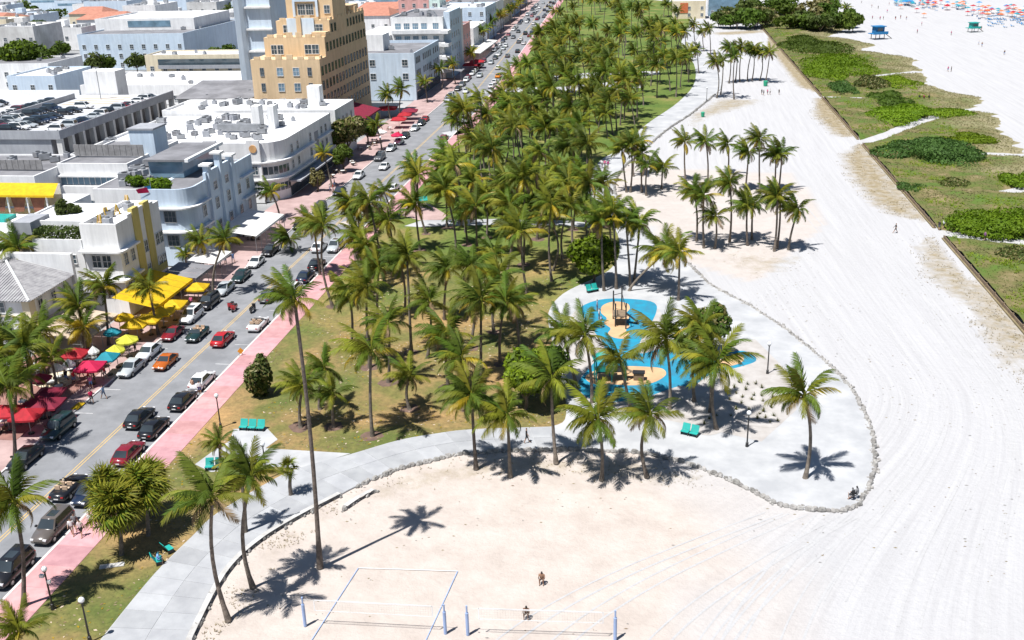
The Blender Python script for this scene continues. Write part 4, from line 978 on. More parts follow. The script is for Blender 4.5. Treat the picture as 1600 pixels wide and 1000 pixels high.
# white hotel with yellow bands
B = Bld('striped_hotel', 'white hotel with two yellow vertical bands and a stepped parapet', -72, 124)
B.block(-77.3, -72, 124, 136.5, 13.4, par=0.7)
B.block(-88, -77.32, 127, 136.5, 12.9, par=0.25)
B.block(-84.5, -77.32, 123.9, 126.98, 11.2, par=0.2)
for y0, y1 in ((128.5, 130.3), (131.8, 133.5)): B.box('yellow_band', -72.5, -71.84, y0, y1, 3.0, 14.3, 'stucco_yellow')
B.box('raised_parapet', -72.45, -71.95, 130.3, 131.8, 13.4, 14.0, 'stucco_white'); B.box('raised_parapet', -72.45, -71.95, 127.3, 128.5, 13.4, 13.8, 'stucco_white'); B.box('raised_parapet', -72.45, -71.95, 133.5, 134.8, 13.4, 13.8, 'stucco_white')
for z in (9.5, 5.4): B.prism('eyebrow', rounded_se(-77.6, -71.2, 123.1, 126.5, 0.8), z, z+0.28, 'stucco_white'); B.box('eyebrow', -72, -71.3, 126.5, 128.5, z, z+0.28, 'stucco_white')
B.wins('S', 124, (-75.6, -74.1), (8.1, 4.1), 1.2, 1.7); B.wins('S', 123.9, (-79.0,), (8.4, 4.6), 1.0, 1.2); B.wins('S', 123.9, (-82.9, -81.5), (8.2, 4.6), 1.1, 1.6)
B.wins('E', -72, (125.2, 127.2, 131.1, 134.6, 135.8), (8.2, 4.8), 0.95, 1.6)
B.box('canopy_sign_band', -72, -71.8, 124.4, 136.2, 3.4, 4.4, 'stucco_yellow')
acs([(-75, 133.5), (-76, 127), (-76.2, 130), (-74.2, 126)], 12.75, 'the roof of the yellow-banded hotel', 'units on the banded hotel')
hd = tree('roof_hedge', (-81, 125.4, 11.05), 3.3, 1.2, 1.3, 0, 'clipped hedge along the low wing of the yellow-banded hotel', 'leaf_dark', 1500, 0.2, 31, cat='hedge', boxy=True)
ch = MB()                                                             # yellow roof chairs: A frame easels
for s in (-1, 1): ch.tube([(0.3*s, -0.35, 0), (0.2*s, 0.05, 1.5)], 0.06, 'fabric_yellow', 4); ch.tube([(0.3*s, 0.4, 0), (0.2*s, 0.05, 1.5)], 0.06, 'fabric_yellow', 4)
ch.box(-0.3, 0.3, -0.25, 0.3, 0.45, 0.55, 'stucco_tan').box(-0.25, 0.25, 0.02, 0.1, 0.55, 1.5, 'stucco_tan'); CH = ch.mesh('roof_chair')
for i, (px, py, t_) in enumerate([(157, 352, 'nearest to the parapet'), (167, 340, 'second from the front'), (184, 335, 'in the middle of the row'), (200, 320, 'at the back beside the striped towel')]):
    tag(link('roof_chair', CH, None, gl(px, py, 12.7), i), 'yellow folding chair on the white roof, '+t_, 'chair', 'yellow roof chairs')
# tiled house
B = Bld('tiled_house', 'white two-storey house with grey tiled hip roof and tan corner', -78, 111)
B.box('wall', -112, -78, 111, 121.2, 0, 7.2, 'stucco_white'); B.box('corner_pilaster', -78.9, -77.9, 110.9, 112.2, 0, 7.1, 'stucco_cream')
B.box('string_course', -112, -77.88, 110.85, 110.99, 4.9, 5.1, 'stucco_cream')
def slope_rib(b, a0, a1, c0, c1, n):
    for i in range(n):
        t = (i+0.5)/n; p = Vector(a0).lerp(Vector(a1), t); q = Vector(c0).lerp(Vector(c1), t)
        if (p-q).length > 0.3: b.tube([p, q], 0.1, 'roof_tile_grey', 5, False)
e0, e1, e2 = (-112.6, 110.4, 7.2), (-77.4, 110.4, 7.2), (-77.4, 121.2, 7.2); r1, r2 = (-87.4, 121.2, 9.6), (-112.6, 121.2, 9.6)
rf = B.put(MB().add([e0, e1, e2, r1, r2], [(0, 1, 3, 4), (1, 2, 3)], 'roof_tile_grey'), 'roof')
rb = MB(); slope_rib(rb, e0, (-87.4, 110.4, 7.2), r2, r1, 58); slope_rib(rb, (-87.4, 110.4, 7.2), e1, r1, r1, 1)
for i in range(24):
    t = (i+.5)/24; x = -87.4+10*t; rb.tube([(x, 110.4, 7.2), (x, 110.4+10.8*(1-t), 7.2+2.4*(1-t))], 0.1, 'roof_tile_grey', 5, False)
    y = 110.4+10.8*t; rb.tube([(-77.4, y, 7.2), (-77.4-10*(t), y, 7.2+2.4*t)], 0.1, 'roof_tile_grey', 5, False)
struct(B.put(rb, 'tile_rows'), 'stuff')
B.put(MB().tube([(-77.4, 110.4, 7.3), (-87.4, 121.2, 9.75)], 0.18, 'frame_white', 6), 'hip_ridge'); B.box('end_parapet', -112, -77.6, 121.21, 121.8, 0, 10.0, 'stucco_white')
B.wins('S', 111, (-82.3, -85.5, -89), (6.1,), 1.9, 1.4); B.wins('S', 111, (-81.5, -85), (3.2,), 1.2, 1.6); B.wins('E', -78, (113.4, 116.4, 119.3), (5.7,), 1.0, 1.5); B.wins('E', -78, (114.2, 118.6), (2.0,), 2.2, 2.0)
# roof terrace building with yellow cabana
B = Bld('terrace_building', 'white building with rooftop pool deck and yellow-roofed cabana', -88.1, 124)
B.block(-125, -88.1, 124.5, 146, 11.8, par=0.35)
cb = [(-125, 13.2), (-86.5, 13.2)]
B.put(MB().add([(-125, 134.6, 14.5), (-87, 134.6, 14.5), (-87.8, 137.6, 15.6), (-125, 137.6, 15.6)], [(0, 1, 2, 3)], 'fabric_yellow').box(-125, -87, 134.5, 134.7, 14.2, 14.5, 'fabric_yellow'), 'cabana_roof')
B.box('cabana_back', -125, -88, 138.2, 138.5, 11.8, 15.3, 'stucco_dirty')
for i in range(10):
    x = -88.4-i*3.1
    B.box('cabana_post', x-0.09, x+0.09, 134.8, 135.0, 11.8, 14.3, 'frame_white'); B.put(MB().add([(x-0.3, 135.2, 14.2), (x-2.8, 135.2, 14.2), (x-2.3, 135.0, 11.9), (x-0.9, 135.0, 11.9)], [(0, 1, 2, 3)], 'fabric_terracotta'), 'curtain')
tag(MB().box(-99, -92.8, 130.6, 133.6, 11.5, 11.95, 'teal_paint').ob('plunge_pool'), 'teal plunge pool edge on the roof deck at the left side', 'pool')
tree('planter_bush', gl(110, 345, 11.5), 1.9, 1.8, 2.8, 0.3, 'round clipped bush in a planter on the roof deck', 'leaf_dark', 1500, 0.22, 33, cat='shrub')
tag(MB().box(-87.9, -85.0, 124.9, 129.6, 11.5, 13.2, 'stucco_grey').ob('planter_wall'), 'grey planter wall below the clipped roof bush', 'planter')
# blue-white streamlined hotel
B = Bld('streamlined_hotel', 'pale blue-white streamlined hotel with three stepped piers and eyebrow ledges', -72, 146.5)
P2 = rounded_se(-80, -72, 146.5, 172.5, 2.6)
B.prism('wall', P2, 0, 11.5, 'stucco_blue'); B.prism('roof_terrace', [(-79.7, 147), (-73.5, 148), (-72.4, 150), (-72.4, 172.2), (-79.7, 172.2)], 11.5, 11.53, 'roof_grey')
pr = MB()
for a, b in zip(P2[:-2], P2[1:-1]):
    d = Vector((b[0]-a[0], b[1]-a[1])); n_ = Vector((-d.y, d.x)).normalized()*0.3
    pr.prism([a, b, (b[0]+n_.x, b[1]+n_.y), (a[0]+n_.x, a[1]+n_.y)], 11.501, 12.5, 'stucco_blue')
B.put(pr, 'parapet')
for z in (9.4, 5.6): B.prism('eyebrow', rounded_se(-80, -71.3, 145.7, 152.8, 3.1), z, z+0.25, 'stucco_white'); B.box('eyebrow', -72, -71.3, 166.5, 172.4, z, z+0.25, 'stucco_white')
for y, zt in ((154.0, 14.6), (158.6, 15.6), (163.2, 14.2)):
    B.box('pier', -72.5, -71.55, y-0.55, y+0.55, 0, zt, 'stucco_blue'); B.box('pier_cap', -73.0, -71.2, y-0.9, y+0.9, zt, zt+0.3, 'stucco_white')
B.box('stepped_parapet', -72.4, -71.9, 153, 164.4, 11.5, 13.6, 'stucco_blue')
B.wins('E', -71.98, (151.2, 156.3, 161.0, 165.6, 169.5), (7.9, 4.2), 1.1, 1.7); B.wins('E', -71.98, (156.3, 161.0), (11.0,), 1.1, 1.5)
B.wins('S', 146.5, (-78.6, -75.6), (8.1, 4.2), 1.8, 1.7, style='dark')
B.block(-90, -80.02, 150, 176, 11.6, 'stucco_white', 'roof_grey', par=0.1)
B.put(MB().box(-84, -78, 158, 171, 11.6, 14.4, 'glass_blue').box(-84.3, -76.9, 157.3, 171.6, 14.4, 14.75, 'roof_grey').box(-77.2, -76.6, 157.2, 171.7, 14.35, 14.85, 'stucco_white'), 'penthouse')
h1 = tree('roof_hedge', (-77.2, 148.2, 11.6), 2.9, 1.4, 2.2, 0, 'large green hedge on the roof edge of the streamlined hotel', 'leaf_bright', 2600, 0.26, 34, cat='hedge', k2='leaf_mid')
h2 = tree('roof_hedge', (-83.4, 152.5, 11.6), 2.0, 1.4, 1.7, 0, 'smaller round hedge left of the large roof hedge', 'leaf_bright', 1500, 0.24, 35, cat='hedge', k2='leaf_mid')
tag(MB().add([(-80.4, 146.0, 12.6), (-78.6, 146.2, 12.9), (-78.4, 146.4, 12.0), (-80.2, 146.2, 11.9)], [(0, 1, 2, 3)], 'fabric_pink_red').add([(-79.2, 146.5, 12.9), (-78.2, 146.6, 13.1), (-78.1, 146.7, 12.2), (-79.1, 146.6, 12.1)], [(0, 1, 2, 3)], 'fabric_blue').tube([(-78.2, 146.7, 11.5), (-78.2, 146.7, 14.2)], 0.05, 'metal_grey', 5).ob('flag'), 'red, white and blue flag on a short pole beside the roof hedge', 'flag')
acs(scatter(-89, -81, 151, 157, 6, 41)+scatter(-89, -85.5, 158, 175, 8, 42), 11.55, 'the flat roof behind the streamlined hotel', 'units on the streamlined hotel')
acs(scatter(-122, -90, 139.5, 145, 10, 43), 11.48, 'the rear of the cabana roof deck', 'units on the terrace building')
acs(scatter(-111, -101, 191, 221, 12, 44), 9.95, 'the low wing behind the rounded hotel', 'units on the low wing')
for i, (x, y) in enumerate(scatter(-98, -76, 190, 217, 9, 45)): tag(MB().tube([(0, 0, 0), (0, 0, 1.1), (0.25, 0, 1.3)], 0.11, 'metal_grey', 6).ob('vent_pipe', loc=(x, y, 10.9)), 'thin grey vent pipe on the rounded hotel roof', 'vent pipe', 'vent pipes on the rounded hotel')
# long white rear block with dark terrace screens, stair tower
B = Bld('rear_block', 'long white block with ribbon windows and dark roof screens', -89, 162)
B.block(-103, -90.02, 162, 182, 13.0, par=0.3, kr='roof_grey'); B.block(-135, -103.02, 155, 172, 12.4, par=0.3, kr='roof_grey')
B.box('ribbon_window', -102.6, -90.3, 161.93, 162.0, 9.3, 10.7, 'glass_blue'); B.box('ribbon_window', -102.6, -90.3, 161.93, 162.0, 5.0, 6.6, 'glass_blue')
B.box('slab_edge', -103.2, -89.6, 161.2, 162, 10.75, 11.0, 'stucco_white'); B.box('slab_edge', -103.2, -89.6, 161.2, 162, 6.65, 9.2, 'stucco_white')
for i in range(11): B.box('mullion', -101.6+i*1.05, -101.5+i*1.05, 161.86, 161.92, 5.0, 10.7, 'frame_white')
for i in range(12): B.box('screen_board', -103+i*1.1, -101.98+i*1.1, 168, 168.15, 13, 15.0, 'timber_grey')
for i in range(26): B.box('screen_board', -133+i*1.1, -131.98+i*1.1, 160, 160.15, 12.3, 14.0, 'timber_grey')
B.box('stair_tower', -93.2, -88.6, 170, 175, 11, 17.2, 'stucco_blue'); B.box('stair_tower_cap', -93.4, -88.4, 169.8, 175.2, 17.2, 17.5, 'stucco_grey')
acs(scatter(-130, -105, 162, 171, 12, 2), 12.15, 'the screened roof terrace at the left', 'units on the screened roof')
# rounded white hotel with two discs
B = Bld('rounded_hotel', 'white rounded hotel with eyebrow ledges and two tan discs', -72, 184)
P3 = rounded_se(-100, -72, 186, 219, 5.0)
B.prism('wall', P3, 0, 10.9, 'stucco_white', 'roof_white')
pr = MB()
for a, b in zip(P3[:-1], P3[1:]+P3[:1]):
    d = Vector((b[0]-a[0], b[1]-a[1])); n_ = Vector((-d.y, d.x)).normalized()*0.3
    pr.prism([a, b, (b[0]+n_.x, b[1]+n_.y), (a[0]+n_.x, a[1]+n_.y)], 10.901, 11.6, 'stucco_white')
B.put(pr, 'parapet')
for z in (7.7, 4.3): B.prism('eyebrow', rounded_se(-77.5, -71.2, 185.2, 206, 5.6), z, z+0.28, 'stucco_white'); B.box('eyebrow', -72, -71.3, 209, 219, z, z+0.28, 'stucco_white')
for u in (-85.6, -76.9):
    B.box('pier', u-1.3, u+1.3, 185.5, 186, 0, 12.2, 'stucco_white')
    B.put(MB().tube([(u, 185.5, 10.6), (u, 185.35, 10.6)], 0.75, 'terracotta_disc', 20), 'disc')
    B.wins('S', 185.5, (u,), (6.4, 3.2), 1.1, 1.6)
rbw = MB()
for z in (6.1, 2.7):
    for i in range(7):
        a0, a1 = R_(-86+i*12), R_(-86+i*12+10); c = (-77, 191)
        q = [(c[0]+5.04*math.cos(a), c[1]+5.04*math.sin(a)) for a in (a0, a1)]
        o_ = B.put(MB().add([(*q[0], z-0.75), (*q[1], z-0.75), (*q[1], z+0.75), (*q[0], z+0.75)], [(0, 1, 2, 3)], 'glass'), 'window')
B.wins('E', -72, (193, 196.5, 204.5, 212, 215), (9.2, 6.1), 1.1, 1.5)
B.box('recess_shade_panel', -72.0, -71.96, 207.2, 209.8, 3.0, 9.6, 'stucco_grey')  # flat grey panel on the wall, shade of a recess put into its colour
B.box('shop_front', -72, -71.9, 190.5, 218.6, 0.3, 3.1, 'glass'); B.box('canopy', -72, -69.6, 190, 218.8, 3.2, 3.5, 'stucco_grey')
for u, d in ((-84.0, 3.0), (-80.6, 2.6)): B.box('roof_fin', u, u+d*0.55, 204, 206.5, 10.9, 15.6, 'stucco_white')
B.box('roof_duct', -90, -81, 200, 201.0, 11.2, 12.6, 'metal_grey')
B.block(-112, -100.02, 190, 222, 10.4, par=0.5)
acs(scatter(-98, -78, 192, 216, 36, 5), 10.92, 'the roof of the rounded hotel with two discs', 'units on the rounded hotel')
# white block behind it
B = Bld('plain_white_block', 'plain white block in front of the yellow tower', -72, 222)
B.block(-113, -72, 222.5, 237.4, 11.6, par=0.5); B.box('chimney', -81, -78, 231, 233.5, 11.1, 15.6, 'stucco_white')
B.wins('E', -72, (225, 228, 231, 234.5), (8.6, 5.2), 1.1, 1.5, True)
acs(scatter(-108, -76, 224, 236, 18, 6), 11.15, 'the roof of the plain white block', 'units on the plain block')
# yellow stepped tower
B = Bld('stepped_tower', 'tall tan-yellow stepped tower with ranks of windows', -84, 251)
TS = 'stucco_tan'
B.box('wall', -102, -84, 251, 295, 0, 19.2, TS); B.box('tier', -100, -84.02, 256.5, 294.5, 19.2, 24.0, TS); B.box('tier', -98.2, -84.04, 261.5, 294, 24, 27.6, TS)
B.box('tower_shaft', -96.5, -84.06, 265.5, 277, 27.6, 52, TS); B.box('rear_turret', -94, -85, 283, 292, 27.6, 29.5, TS)
for i, (a, b, z) in enumerate([(251, 295, 19.2), (256.5, 294.5, 24.0), (261.5, 294, 27.6)]):
    x0 = (-102, -100, -98.2)[i]
    for j in range(6): B.box('merlon', x0+1+j*(-84-x0-1)/6, x0+2.6+j*(-84-x0-1)/6, a-0.02, a+0.35, z, z+0.7+0.5*(j in (2, 3)), TS)
    for j in range(10): B.box('merlon', -84.4, -83.97, a+1+j*(b-a)/10, a+2.4+j*(b-a)/10, z, z+0.7+(0.9 if j % 3 == 1 else 0), TS)
for u in (-99.2, -94.5, -90.3, -86.8): B.wins('S', 251, (u,), (16.2, 12.4, 8.6, 4.8), 1.5 if u in (-94.5, -90.3) else 0.9, 1.9, True, 'blue' if u in (-94.5, -90.3) else 'dark')
B.wins('S', 256.5, (-97.5, -95.8), (21.0,), 1.4, 2.2, True); B.wins('S', 256.5, (-88.5, -86.6), (21.0,), 1.7, 2.2, True)
B.wins('S', 261.5, (-95.5,), (25.6,), 1.6, 1.8, True); B.wins('S', 261.5, (-87.2,), (25.8,), 2.6, 1.6, True)
B.box('blue_panel', -95.2, -88, 261.2, 261.48, 24.0, 28.2, 'stucco_blue'); B.box('fin', -92.6, -91.4, 260.9, 261.19, 22, 28.6, TS)
B.box('blue_frame', -94.6, -87.9, 265.0, 265.48, 32.0, 33.0, 'stucco_blue'); B.box('blue_frame', -94.6, -94.0, 265.0, 265.48, 28.2, 32, 'stucco_blue'); B.box('blue_frame', -88.5, -87.9, 265.0, 265.48, 28.2, 32, 'stucco_blue')
B.wins('S', 265.48, (-92.4, -90.2), (30.0,), 1.9, 2.6, True); B.wins('S', 265.48, (-85.6,), (34.5, 30.0), 1.4, 1.9, True)
for z in (16.2, 12.6, 9.0, 5.4): B.wins('E', -84, [252.6+2.86*j for j in range(15)], (z,), 1.25, 2.0, True, 'bare')
B.wins('E', -84.02, [258.2+2.86*j for j in range(13)], (21.4,), 1.25, 2.0, True, 'bare'); B.wins('E', -84.04, [263.2+2.86*j for j in (0, 1, 5, 6, 7, 8, 9, 10)], (25.6,), 1.25, 1.9, True, 'bare')
B.box('terrace_wall', -87.8, -84.1, 258.0, 261.3, 24.0, 25.0, TS)
B = Bld('blue_slab_building', 'tall pale blue building with a curved shadow across its flat front left of the yellow tower', -118, 300)
B.box('wall', -124.2, -114, 300, 318, 0, 60, 'stucco_blue'); B.prism('shadow_fin', [(-124.2, 297.5), (-122.8, 298.2), (-121.9, 299), (-121.6, 299.99), (-124.2, 299.99)], 0, 60, 'stucco_blue')  # fin added to throw a curved shadow over the flat wall
for z in (15.5, 21.8, 28): B.box('ledge', -121.5, -113.6, 298.9, 300, z, z+0.5, 'stucco_white')
# parking garage with rooftop cars
B = Bld('parking_garage', 'grey multi-level parking garage with cars on the open roof', -129, 206)
B.box('wall', -216, -131.5, 206.4, 262, 0, 8.98, 'stucco_grey'); B.put(MB().sheet([(-216, 206.2), (-129.3, 206.2), (-129.3, 262), (-216, 262)], 9.0, 'deck_grey'), 'roof_deck')
B.box('parapet', -129.3, -129, 206, 262, 8.2, 10.1, 'stucco_grey'); B.box('parapet', -216, -129.31, 206, 206.3, 8.2, 10.1, 'stucco_grey'); B.box('parapet', -216, -156, 262.01, 262.3, 0, 10.3, 'stucco_white')
B.box('lower_rail', -129.2, -129, 206, 262, 3.0, 4.6, 'stucco_grey')
for i in range(13): B.box('column', -130.2, -129.02, 206.3+i*4.55, 207.2+i*4.55, 0, 8.19, 'stucco_dirty')
B.box('bay_shade_sheet', -131.4, -131.3, 206.5, 261.8, 0, 8.1, 'roof_grey'); B.box('inner_parapet', -154.2, -153.8, 206.4, 256, 9.02, 10.4, 'stucco_grey')  # dark sheet behind the columns stands in for shade inside the open bays
B.box('stair_box', -154.3, -145, 262.4, 268, 0, 15.2, 'stucco_white'); B.box('ramp_wall', -151, -150.6, 258, 276, 0, 7, 'stucco_white')
B.put(MB().tube([(-146, 255, 9), (-146, 255, 17)], 0.12, 'metal_grey', 6).box(-146.8, -145.2, 254.8, 255.2, 17, 17.25, 'metal_grey'), 'light_mast')
for y in (246, 249, 252, 255): B.put(MB().sheet([(-152, y), (-139, y+2.0), (-139, y+2.7), (-152, y+0.7)], 9.012, 'yellow_paint'), 'ramp_marking')
# pale hotel, balcony hotel and neighbours beyond the tower
B = Bld('pale_blue_hotel', 'pale blue-white three-storey hotel with small paired windows beyond the tower', -73, 306)
B.block(-101, -73, 306, 342, 14, 'stucco_blue', 'roof_grey', par=0.9)
for z in (11.6, 7.8, 4.0): B.wins('E', -73, (308.5, 310.5, 312.5, 318, 320.5, 323, 325.5, 328, 333, 336, 339), (z,), 1.0, 1.7, True, 'dark')
B.wins('S', 306, (-98, -92, -86, -76), (11.2, 7.2), 1.6, 1.7, True); B.box('roof_house', -92, -86, 320, 328, 13, 18, 'stucco_white')
B.box('shop_front', -73, -72.9, 307, 341, 0.3, 3.0, 'glass')
acs(scatter(-99, -76, 309, 339, 14, 8), 13.15, 'the roof of the pale blue hotel', 'units on the pale blue hotel')
B = Bld('balcony_hotel', 'white hotel with long shaded balconies above the pale blue hotel', -73, 346)
B.block(-91, -73, 350, 386, 20.6, 'stucco_white', 'roof_grey', par=0.6); B.box('corner_tower', -73.02, -71, 352, 372, 0, 22, 'stucco_blue'); B.box('shoulder_wing', -103, -91.02, 346, 380, 0, 15, 'stucco_white')
for z in (17.6, 13.4, 9.2, 5.0):
    B.box('balcony', -90.5, -71.5, 348.0, 349.99, z-2.3, z-1.0, 'stucco_white'); B.box('balcony_slab', -73, -70.6, 346, 351.9, z-2.2, z-1.2, 'stucco_white')
    B.wins('S', 350, (-88.5, -85.5, -82.5, -79.5, -75.5), (z,), 1.9, 2.0, True, 'blue')
B.wins('S', 346, (-101, -98, -95), (11.5, 7.5), 1.6, 1.4, True); B.wins('E', -71, (355, 359, 363, 367), (18, 14, 10, 6), 1.2, 1.8, True)
acs(scatter(-90, -75, 353, 380, 8, 9), 20.05, 'the roof of the hotel with long balconies', 'units on the balcony hotel')
for i, (nm, lb, x0, x1, y0, y1, z, k) in enumerate([
    ('pink_hotel', 'narrow dusty pink hotel beyond the balcony hotel', -92, -75, 392, 412, 13.5, 'stucco_pink'),
    ('white_corner_hotel', 'low white hotel with blue glass corner beyond the pink one', -98, -74.5, 416, 446, 10.5, 'stucco_white'),
    ('blue_hotel', 'pale blue street hotel further along', -102, -77, 462, 492, 15, 'stucco_blue'),
    ('white_street_hotel', 'white street hotel with a tall side wall', -104, -79, 496, 530, 14, 'stucco_white'),
    ('cream_street_hotel', 'cream hotel on the far street front', -106, -81, 536, 575, 12, 'stucco_cream'),
    ('far_blue_hotel', 'pale blue hotel near the far end of the street', -112, -83, 580, 625, 15, 'stucco_blue'),
    ('far_white_hotel', 'white hotel at the far end of the street', -116, -87, 632, 690, 13, 'stucco_white'),
    ('pink_tower', 'coral pink tower with a pale green neighbour at the top edge', -118, -104, 470, 484, 26, 'stucco_pink'),
    ('green_tower', 'pale green slab beside the coral pink tower', -103.9, -99, 470, 484, 24, 'stucco_pale_green'),
    ('tiered_white_building', 'large blue-white building with a stepped upper storey at upper left', -223, -180, 380, 441, 13.5, 'stucco_blue'),
    ('motel', 'cream motel with a long shaded gallery left of the tower', -177, -140, 342, 356, 10, 'stucco_cream'),
    ('long_white_shed', 'long low white building in front of the cream motel', -178, -126, 300, 330, 6, 'stucco_white'),
    ('left_white_building', 'white building with a slanted grey front wall behind the huge tree', -262, -206, 330, 352, 9, 'stucco_white'),
    ('grey_blue_building', 'grey-blue two-storey building right of the huge tree', -202, -186, 300, 322, 9, 'stucco_blue'),
    ('dark_hip_building', 'low building with dark sloping roof left of the tower', -128, -108, 262, 280, 8, 'stucco_dirty'),
    ('white_wall_block', 'white block with a blank wall between the garage and the hotels', -126, -113.5, 196, 240, 5.5, 'stucco_white'),
    ('middle_white_block', 'white low block with a small tower behind the rounded hotel', -112, -101.5, 224, 258, 8.5, 'stucco_white'),
    ('beach_pavilion', 'white and orange pavilion at the far end of the park', 5, 22, 560, 572, 9, 'stucco_cream'),
    ('glass_pavilion', 'dark blue glass pavilion beside the far tree belt', 24, 40, 575, 590, 12, 'glass_blue')]):
    B = Bld(nm, lb, x1, y0); B.block(x0, x1, y0, y1, z, k, 'roof_white' if i % 3 else 'roof_grey', par=0.5)
    n = max(2, int((x1-x0)/4.5)); ne = max(2, int((y1-y0)/4.5)); fl = [2.0+3.4*j for j in range(int((z-1)/3.4))]
    if nm in ('long_white_shed', 'dark_hip_building', 'white_wall_block', 'glass_pavilion'): fl = fl[:1]
    B.wins('S', y0, [x0+2.2+(x1-x0-4)*j/(n-1) for j in range(n)], fl, 1.3, 1.5, True)
    if x1 > -110: B.wins('E', x1, [y0+2+(y1-y0-4)*j/(ne-1) for j in range(ne)], fl, 1.3, 1.6, True)
    if nm == 'tiered_white_building':
        B.block(-226, -184, 400, 436, 17.5, 'stucco_white', 'roof_white', z0=13.0); B.box('ribbon_window', -212, -194, 399.9, 400, 14.2, 16.6, 'glass_blue')
    if nm == 'motel': B.box('gallery', -172, -141, 341.2, 341.98, 6.2, 8.6, 'glass'); B.box('gallery_rail', -172, -141, 340.8, 341.1, 5.4, 6.6, 'stucco_grey')
    if nm == 'dark_hip_building': B.put(MB().add([(-129, 261, 8), (-107, 261, 8), (-107, 281, 10), (-129, 281, 10)], [(0, 1, 2, 3)], 'roof_grey'), 'sloping_roof')
    if nm == 'beach_pavilion': B.box('orange_panel', 9, 13, 559.8, 559.98, 3, 8, 'fabric_orange')
    if nm == 'middle_white_block': B.box('roof_tower', -110, -106, 228, 232, 8, 12.5, 'stucco_white')
    if z < 16 and i < 17: acs(scatter(x0+2, x1-2, y0+2, y1-2, 7, 20+i), z-0.45, 'the '+lb.split(' ')[0]+' roof of the '+nm.replace('_', ' '), 'units on the '+nm.replace('_', ' '))
# far blocks of the town
rf_ = random.Random(99); ROWS = []
for gx in range(14):
    for gy in range(16):
        x1 = -122-gx*34-rf_.random()*6; y0 = 300+gy*37+rf_.random()*6; x0 = x1-(18+rf_.random()*12); y1 = y0+16+rf_.random()*12
        if x1 > -130 and y0 < 470: continue
        if any(not (x1 < a-3 or x0 > b+3 or y1 < c-3 or y0 > d+3) for a, b, c, d in [(-226, -180, 378, 443), (-179, -124, 298, 358), (-264, -184, 298, 354), (-130, -114, 298, 320), (-120, -98, 468, 486)]): continue
        ang = math.degrees(math.atan2(-(x0+x1)/2, y0))
        if ang > 37: continue
        k = rf_.choice(('stucco_white', 'stucco_white', 'stucco_blue', 'stucco_white', 'stucco_dirty', 'stucco_pink' if gx > 7 else 'stucco_blue', 'stucco_white', 'stucco_cream' if gx > 4 else 'stucco_white')); z = rf_.choice((6, 7, 9, 10, 10, 13, 14))
        if rf_.random() < 0.13:
            tree('town_tree', ((x0+x1)/2, y0, 0), 9, 9, 7, 3, 'rounded tree among the far town blocks', 'leaf_mid', 700, 1.0, 70+gx % 4, 'trees among the town blocks'); continue
        tc = rf_.random() < 0.12 or (gx > 5 and gy < 7 and rf_.random() < 0.3)
        lb_ = k[7:].replace('dirty', 'grey-white').replace('blue', 'pale blue')+(' house with a terracotta hip roof' if tc else ' flat-roofed block')+f' of about {int(z//3.3)} storeys in the far town'
        B = Bld('town_block', lb_, x1, y0, group='far town blocks')
        B.block(x0, x1, y0, y1, z, k, rf_.choice(('roof_white', 'roof_white', 'roof_white', 'deck_grey')), par=0.5)
        if tc: B.put(MB().add([(x0-.5, y0-.5, z), (x1+.5, y0-.5, z), (x1+.5, y1+.5, z), (x0-.5, y1+.5, z), (x0+3, (y0+y1)/2, z+3), (x1-3, (y0+y1)/2, z+3)], [(0, 1, 5, 4), (1, 2, 5), (2, 3, 4, 5), (3, 0, 4)], 'roof_terracotta'), 'tiled_roof')
        n = max(2, int((x1-x0)/5)); fl = [2.0+3.4*j for j in range(int((z-1)/3.4))]
        if gy < 9: B.wins('S', y0, [x0+2.2+(x1-x0-4)*j/(n-1) for j in range(n)], fl, 1.4, 1.4, True)
        else: B.box('window_band', x0+2, x1-2, y0-0.05, y0-0.001, z-3.2, z-1.8, 'glass_blue')
        if not tc:
            q = MB()
            for (a, c) in scatter(x0+2, x1-2, y0+2, y1-2, 11, gx*40+gy): hh = 0.3+0.9*((a*7.3) % 1); ww = 0.5+0.8*((c*5.1) % 1); q.box(a-ww, a+ww, c-ww*0.8, c+ww*0.8, z-0.47, z+hh, 'metal_grey')
            q.tube([(x0+2, y0+4, z-0.2), (x1-3, y0+6, z-0.2)], 0.15, 'stucco_grey', 5)
            B.put(q, 'roof_machinery'); B.box('stair_head', x0+4, x0+8, y1-7, y1-3, z-0.47, z+2.4, k)
for i in range(46):
    px, py = rf_.uniform(0, 380), rf_.uniform(14, 104); p = G(px, py, 4)
    tree('town_tree', (p.x, p.y, 0), 4.5, 4.5, 6, 2.0, 'rounded tree among the far town blocks', rf_.choice(('leaf_mid', 'leaf_dark')), 420, 0.8, 80+i % 5, 'trees among the town blocks', lobes=6) if not (100 < px < 320 and py < 92) else None

